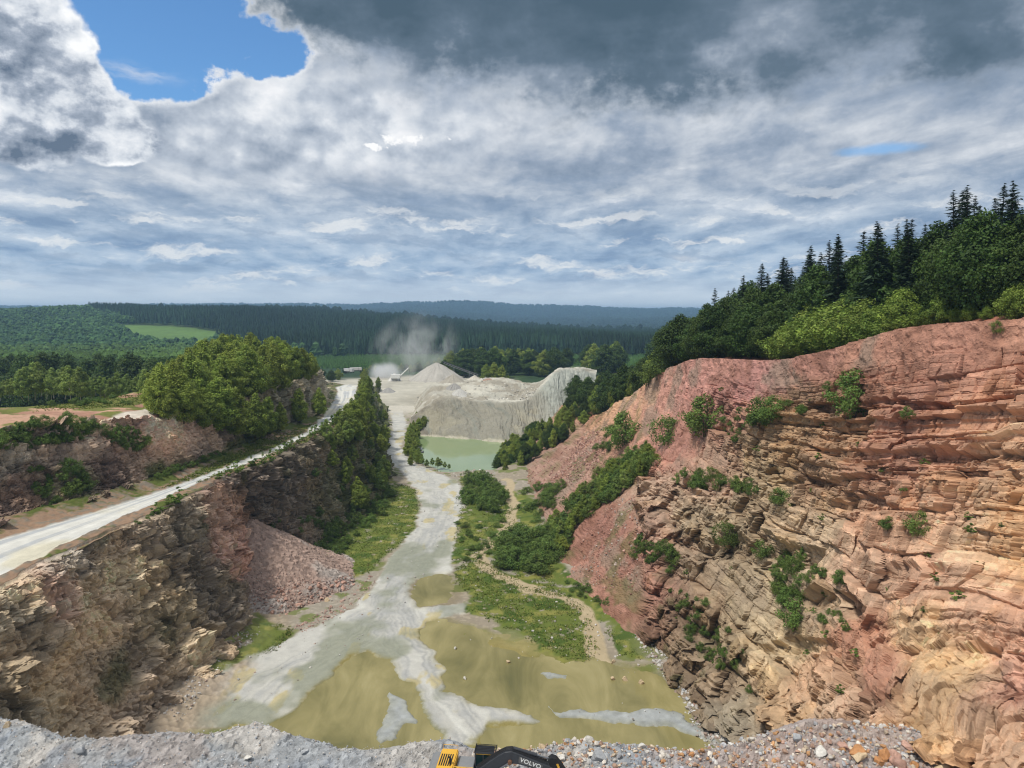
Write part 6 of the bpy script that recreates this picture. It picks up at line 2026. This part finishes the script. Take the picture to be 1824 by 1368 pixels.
def build_stones():
    rng = np.random.default_rng(3)
    # rubble berm on the right of the bench
    poly = [(860, 1336), (960, 1325), (1040, 1318), (1150, 1332), (1250, 1338), (1340, 1312), (1430, 1292), (1560, 1286), (1700, 1310), (1850, 1390), (840, 1420), (790, 1372)]
    q = patch_points('bench', poly, 5600, rng)
    s = 0.06 + 0.30 * rng.uniform(size=len(q)) ** 3.2
    stone_mass('rubble', q + np.array([0, 0, 0.02]), s, PAL, 1, 'pale and rusty broken rubble along the right part of the bench')
    q = patch_points('bench', [(-40, 1270), (80, 1290), (300, 1302), (460, 1284), (640, 1328), (800, 1316), (850, 1340), (800, 1400), (-40, 1400)], 4200, rng)
    s = 0.03 + 0.11 * rng.uniform(size=len(q)) ** 3
    stone_mass('gravel', q, s, [(186, 188, 190), (166, 172, 180), (206, 204, 200), (190, 176, 164)], 2, 'grey crushed gravel strewn over the left part of the bench')
    # scree fans
    q = patch_points('scree', [(408, 960), (470, 1000), (560, 1035), (650, 1020), (645, 1052), (560, 1112), (500, 1108), (425, 1080), (420, 1010)], 3600, rng)
    s = 0.07 + 0.34 * rng.uniform(size=len(q)) ** 3.0 * smooth(np.hypot(q[:, 0] + 58.5, q[:, 1] - 162), 4, 24)
    stone_mass('scree_stones', q, s, [(172, 140, 126), (186, 158, 144), (158, 130, 118), (182, 170, 160), (150, 132, 124)], 3, 'pink scree stones on the fan below the haul road')
    q = patch_points('cliff', [(925, 840), (1000, 800), (1065, 765), (1085, 800), (1050, 850), (1000, 870), (940, 866)], 1300, rng)
    s = 0.2 + 0.55 * rng.uniform(size=len(q)) ** 2.5
    stone_mass('slope_rubble', q, s, [(178, 138, 124), (190, 156, 142), (164, 124, 110), (150, 118, 108)], 4, 'pink blocky rubble on the slope right of the pond')
    q = patch_points('cliff', [(1080, 890), (1130, 880), (1145, 960), (1130, 1060), (1040, 1045), (1010, 1020), (1040, 960)], 700, rng)
    s = 0.12 + 0.4 * rng.uniform(size=len(q)) ** 3
    stone_mass('chute_rubble', q, s, [(168, 124, 108), (186, 150, 134), (176, 160, 150), (150, 112, 98)], 5, 'red rubble running down the chute beside the grey cliff')
    # scattered stones on the floor
    polys = [([(1130, 1080), (1190, 1110), (1260, 1250), (1340, 1345), (1260, 1345), (1200, 1230), (1110, 1110)], 1800, 0.45), ([(290, 1270), (350, 1180), (430, 1110), (470, 1120), (380, 1210), (320, 1290)], 700, 0.3),
             ([(760, 1110), (1060, 1100), (1180, 1170), (1240, 1300), (900, 1280), (760, 1180)], 260, 0.28), ([(500, 1100), (660, 1030), (740, 900), (800, 900), (790, 1010), (600, 1200), (350, 1290)], 260, 0.25),
             ([(810, 1020), (1100, 1050), (1180, 1150), (900, 1110)], 240, 0.3), ([(770, 836), (870, 836), (900, 850), (800, 850)], 260, 0.5), ([(520, 1118), (580, 1085), (640, 1040), (662, 1020), (672, 1032), (640, 1075), (590, 1105), (545, 1128)], 420, 0.4)]
    for k, (poly, n, big) in enumerate(polys):
        q = patch_points('floor', poly, n, rng)
        s = 0.08 + big * rng.uniform(size=len(q)) ** 3.5
        stone_mass('loose_stones', q, s, [(196, 192, 186), (180, 172, 164), (170, 150, 138), (206, 204, 200)] if k < 6 else [(176, 146, 132), (186, 160, 148), (164, 136, 124)], 10 + k,
                   ['grey loose stones at the foot of the right cliff', 'loose stones along the foot of the brown left wall', 'loose stones lying in the olive pools', 'loose stones scattered along the lower road', 'loose stones in the grass beside the track', 'loose stones on the bank in front of the pond', 'pink stones strewn from the scree fan towards the lower road'][k])
    q = patch_points('spoil', [(800, 690), (860, 672), (960, 690), (940, 712), (850, 712)], 900, rng)
    stone_mass('spoil_blocks', q, 0.15 + 0.9 * rng.uniform(size=len(q)) ** 3, [(206, 202, 192), (180, 176, 166), (160, 156, 148)], 30, 'pale blocks dumped on the flat top of the spoil heap')
    # single boulders
    tones = {'white': (208, 204, 196), 'rusty': (186, 136, 92), 'grey': (164, 166, 168), 'pink': (184, 148, 132), 'tan': (200, 178, 146)}
    shape = {}
    def boulder(p, r, tone, label, group):
        key = (int(ROCK_RNG.integers(len(LARGE))), tone)
        if key not in shape:
            V, F = LARGE[key[0]]
            c = np.array(lin(*tones[tone])) * (1 + 0.35 * fbm(V * 1.5 + key[0], 4, key[0])[:, None])
            shape[key] = raw_mesh('boulder', V, [F], M_STONE, c)
        o = link('boulder', shape[key], label=label, category='boulder', group=group)
        o.location = [float(v) for v in p + np.array([0, 0, r * 0.25])]
        o.rotation_euler = (RNG.normal() * 0.4, RNG.normal() * 0.4, RNG.uniform(0, 6.28))
        o.scale = (r, r, r)
    names = list(tones)
    spots = [(1048, 1320, .62, 'white', 'round whitish boulder standing up on the rim of the rubble berm'), (1010, 1322, .42, 'grey', 'grey block on the berm left of the round whitish boulder'), (1066, 1350, .95, 'grey', 'large smooth grey boulder beside the excavator stick'),
             (1000, 1350, .5, 'white', 'flat white slab beside the excavator boom tip'), (1146, 1330, .5, 'white', 'pale boulder on the middle of the rubble berm rim'), (965, 1330, .4, 'tan', 'tan boulder at the left end of the rubble berm'),
             (1230, 1345, .4, 'rusty', 'rusty boulder where the berm dips to the pool'), (1420, 1318, .6, 'grey', 'grey block on the mound below the cliff'), (1462, 1340, .7, 'white', 'pale slab lying at the foot of the cliff on the bench'),
             (1500, 1330, .55, 'pink', 'pink block at the foot of the cliff on the bench'), (1530, 1352, .8, 'tan', 'tan slab at the right end of the rubble mound'), (14, 1292, .55, 'tan', 'tan boulder at the left end of the grey bench'),
             (145, 1338, .5, 'grey', 'low blue grey block in the bench gravel at left'), (440, 1352, .45, 'white', 'white slab half buried in the bench gravel'), (545, 1340, .45, 'grey', 'dark grey boulder on the bench left of the excavator'), (300, 1312, .22, 'grey', 'small dark stone on the bench rim')]
    for px, py, r, tn, lb in spots:
        boulder(at_patch('bench', px, py), r, tn, lb, 'boulders on the bench')
    for p in scatter('bench', poly, 70, 0.8):
        boulder(p, RNG.uniform(0.24, 0.5), names[RNG.integers(5)], 'angular boulder among the pale and rusty rubble of the berm', 'boulders in the rubble berm')
    for p in scatter('bench', [(1540, 1318), (1640, 1330), (1760, 1362), (1790, 1400), (1600, 1400), (1520, 1345)], 22, 0.9):
        boulder(p, RNG.uniform(0.4, 1.0), names[[0, 1, 3, 4][RNG.integers(4)]], 'big angular block heaped against the foot of the red cliff on the bench', 'blocks heaped at the cliff on the bench')
    for p in scatter('floor', [(1140, 1090), (1180, 1110), (1240, 1220), (1330, 1330), (1290, 1340), (1190, 1200)], 34, 1.2):
        boulder(p, RNG.uniform(0.35, 0.95), names[[0, 2, 3][RNG.integers(3)]], 'fallen block at the foot of the right cliff', 'blocks at the cliff foot')
    for p in scatter('scree', [(480, 1050), (600, 1030), (645, 1045), (560, 1108), (480, 1100)], 40, 1.2):
        boulder(p, RNG.uniform(0.35, 0.8), 'pink', 'pink block at the toe of the scree fan below the haul road', 'blocks on the scree fan')
    for px, py, r, lb in [(573, 1030, .9, 'pale boulder alone on the grass strip by the scree'), (582, 1070, .8, 'tan boulder at the toe of the scree fan'), (828, 1209, .5, 'white stone standing alone in the large olive pool'),
                          (905, 1180, .5, 'pinkish stone in the shallows of the large pool'), (1113, 1210, .8, 'tan boulder in the right of the large pool'), (1092, 1210, .5, 'small tan stone left of the boulder in the pool'), (1143, 1217, .6, 'flat stone right of the boulder in the pool'),
                          (1092, 1180, .6, 'stone at the upper edge of the large pool'), (811, 1156, .4, 'small pale stone near the road edge in the pool'), (1155, 1125, 1.2, 'grey block beside the cliff foot grass'), (1130, 1130, .8, 'white stone in the grass by the cliff foot')]:
        boulder(at_z(px, py, 0.05), r, 'white' if 'white' in lb or 'pale' in lb else ('grey' if 'grey' in lb else 'tan'), lb, 'single stones on the floor')
build_stones()

# ------------------------------------------------------------------ dust over the yard and haze in the air
def box_object(name, x0, x1, y0, y1, z0, z1, mat, **props):
    v = np.array([(x, y, z) for z in (z0, z1) for y in (y0, y1) for x in (x0, x1)], float)
    f = np.array([[0, 2, 3, 1], [4, 5, 7, 6], [0, 1, 5, 4], [2, 6, 7, 3], [0, 4, 6, 2], [1, 3, 7, 5]])
    return link(name, raw_mesh(name, v, [f], mat), **props)

def build_air():
    m = bpy.data.materials.new('haze_air'); m.use_nodes = True
    nt = m.node_tree
    for n in list(nt.nodes):
        nt.nodes.remove(n)
    out = nt.nodes.new('ShaderNodeOutputMaterial')
    v = nt.nodes.new('ShaderNodeVolumePrincipled')
    v.inputs['Color'].default_value = (0.42, 0.68, 1.0, 1)
    v.inputs['Density'].default_value = 0.00012
    v.inputs['Anisotropy'].default_value = 0.1
    nt.links.new(v.outputs[0], out.inputs['Volume'])
    box_object('haze', -15000, 15000, -300, 17500, -90, 150, m, kind='stuff', label='thin blue haze in the air over the far hills', category='haze')
    m = bpy.data.materials.new('dust_air'); m.use_nodes = True
    nt = m.node_tree
    for n in list(nt.nodes):
        nt.nodes.remove(n)
    out = nt.nodes.new('ShaderNodeOutputMaterial')
    v = nt.nodes.new('ShaderNodeVolumePrincipled')
    v.inputs['Color'].default_value = (0.96, 0.97, 0.98, 1)
    co = obj_coord(nt)
    sep = nt.nodes.new('ShaderNodeSeparateXYZ')
    nt.links.new(co.s, sep.inputs[0])
    x, y, z = (X(nt, sep.outputs[i]) for i in range(3))
    # puff low on the left, a thin veil drifting up and to the right
    d1 = ((x + 16) / 17) * ((x + 16) / 17) + (y / 22) * (y / 22) + ((z - 7) / 11) * ((z - 7) / 11)
    xs = x - z * 0.35 + 2
    d2 = (xs / 40) * (xs / 40) + (y / 22) * (y / 22) + ((z - 26) / 34) * ((z - 26) / 34)
    nz = n_noise(nt, n_vec(nt, x * 0.05, y * 0.05, z * 0.035), 1.0, 4, 0.6, dist=0.4)
    dens = d1.step(1.0, 0.0).pow(1.8) * 0.22 * nz.step(0.3, 0.65) + d2.step(1.0, 0.0) * 0.055 * nz.step(0.38, 0.70)
    nt.links.new(dens.s, v.inputs['Density'])
    nt.links.new(v.outputs[0], out.inputs['Volume'])
    m.cycles.volume_step_rate = 1.0
    c = at_y(722, 690, 590)
    o = box_object('dust_cloud', -46, 62, -24, 24, -1, 62, m, kind='stuff', label='pale dust cloud drifting up from the stockpile yard', category='dust')
    o.location = (c[0], 590, 5)
build_air()
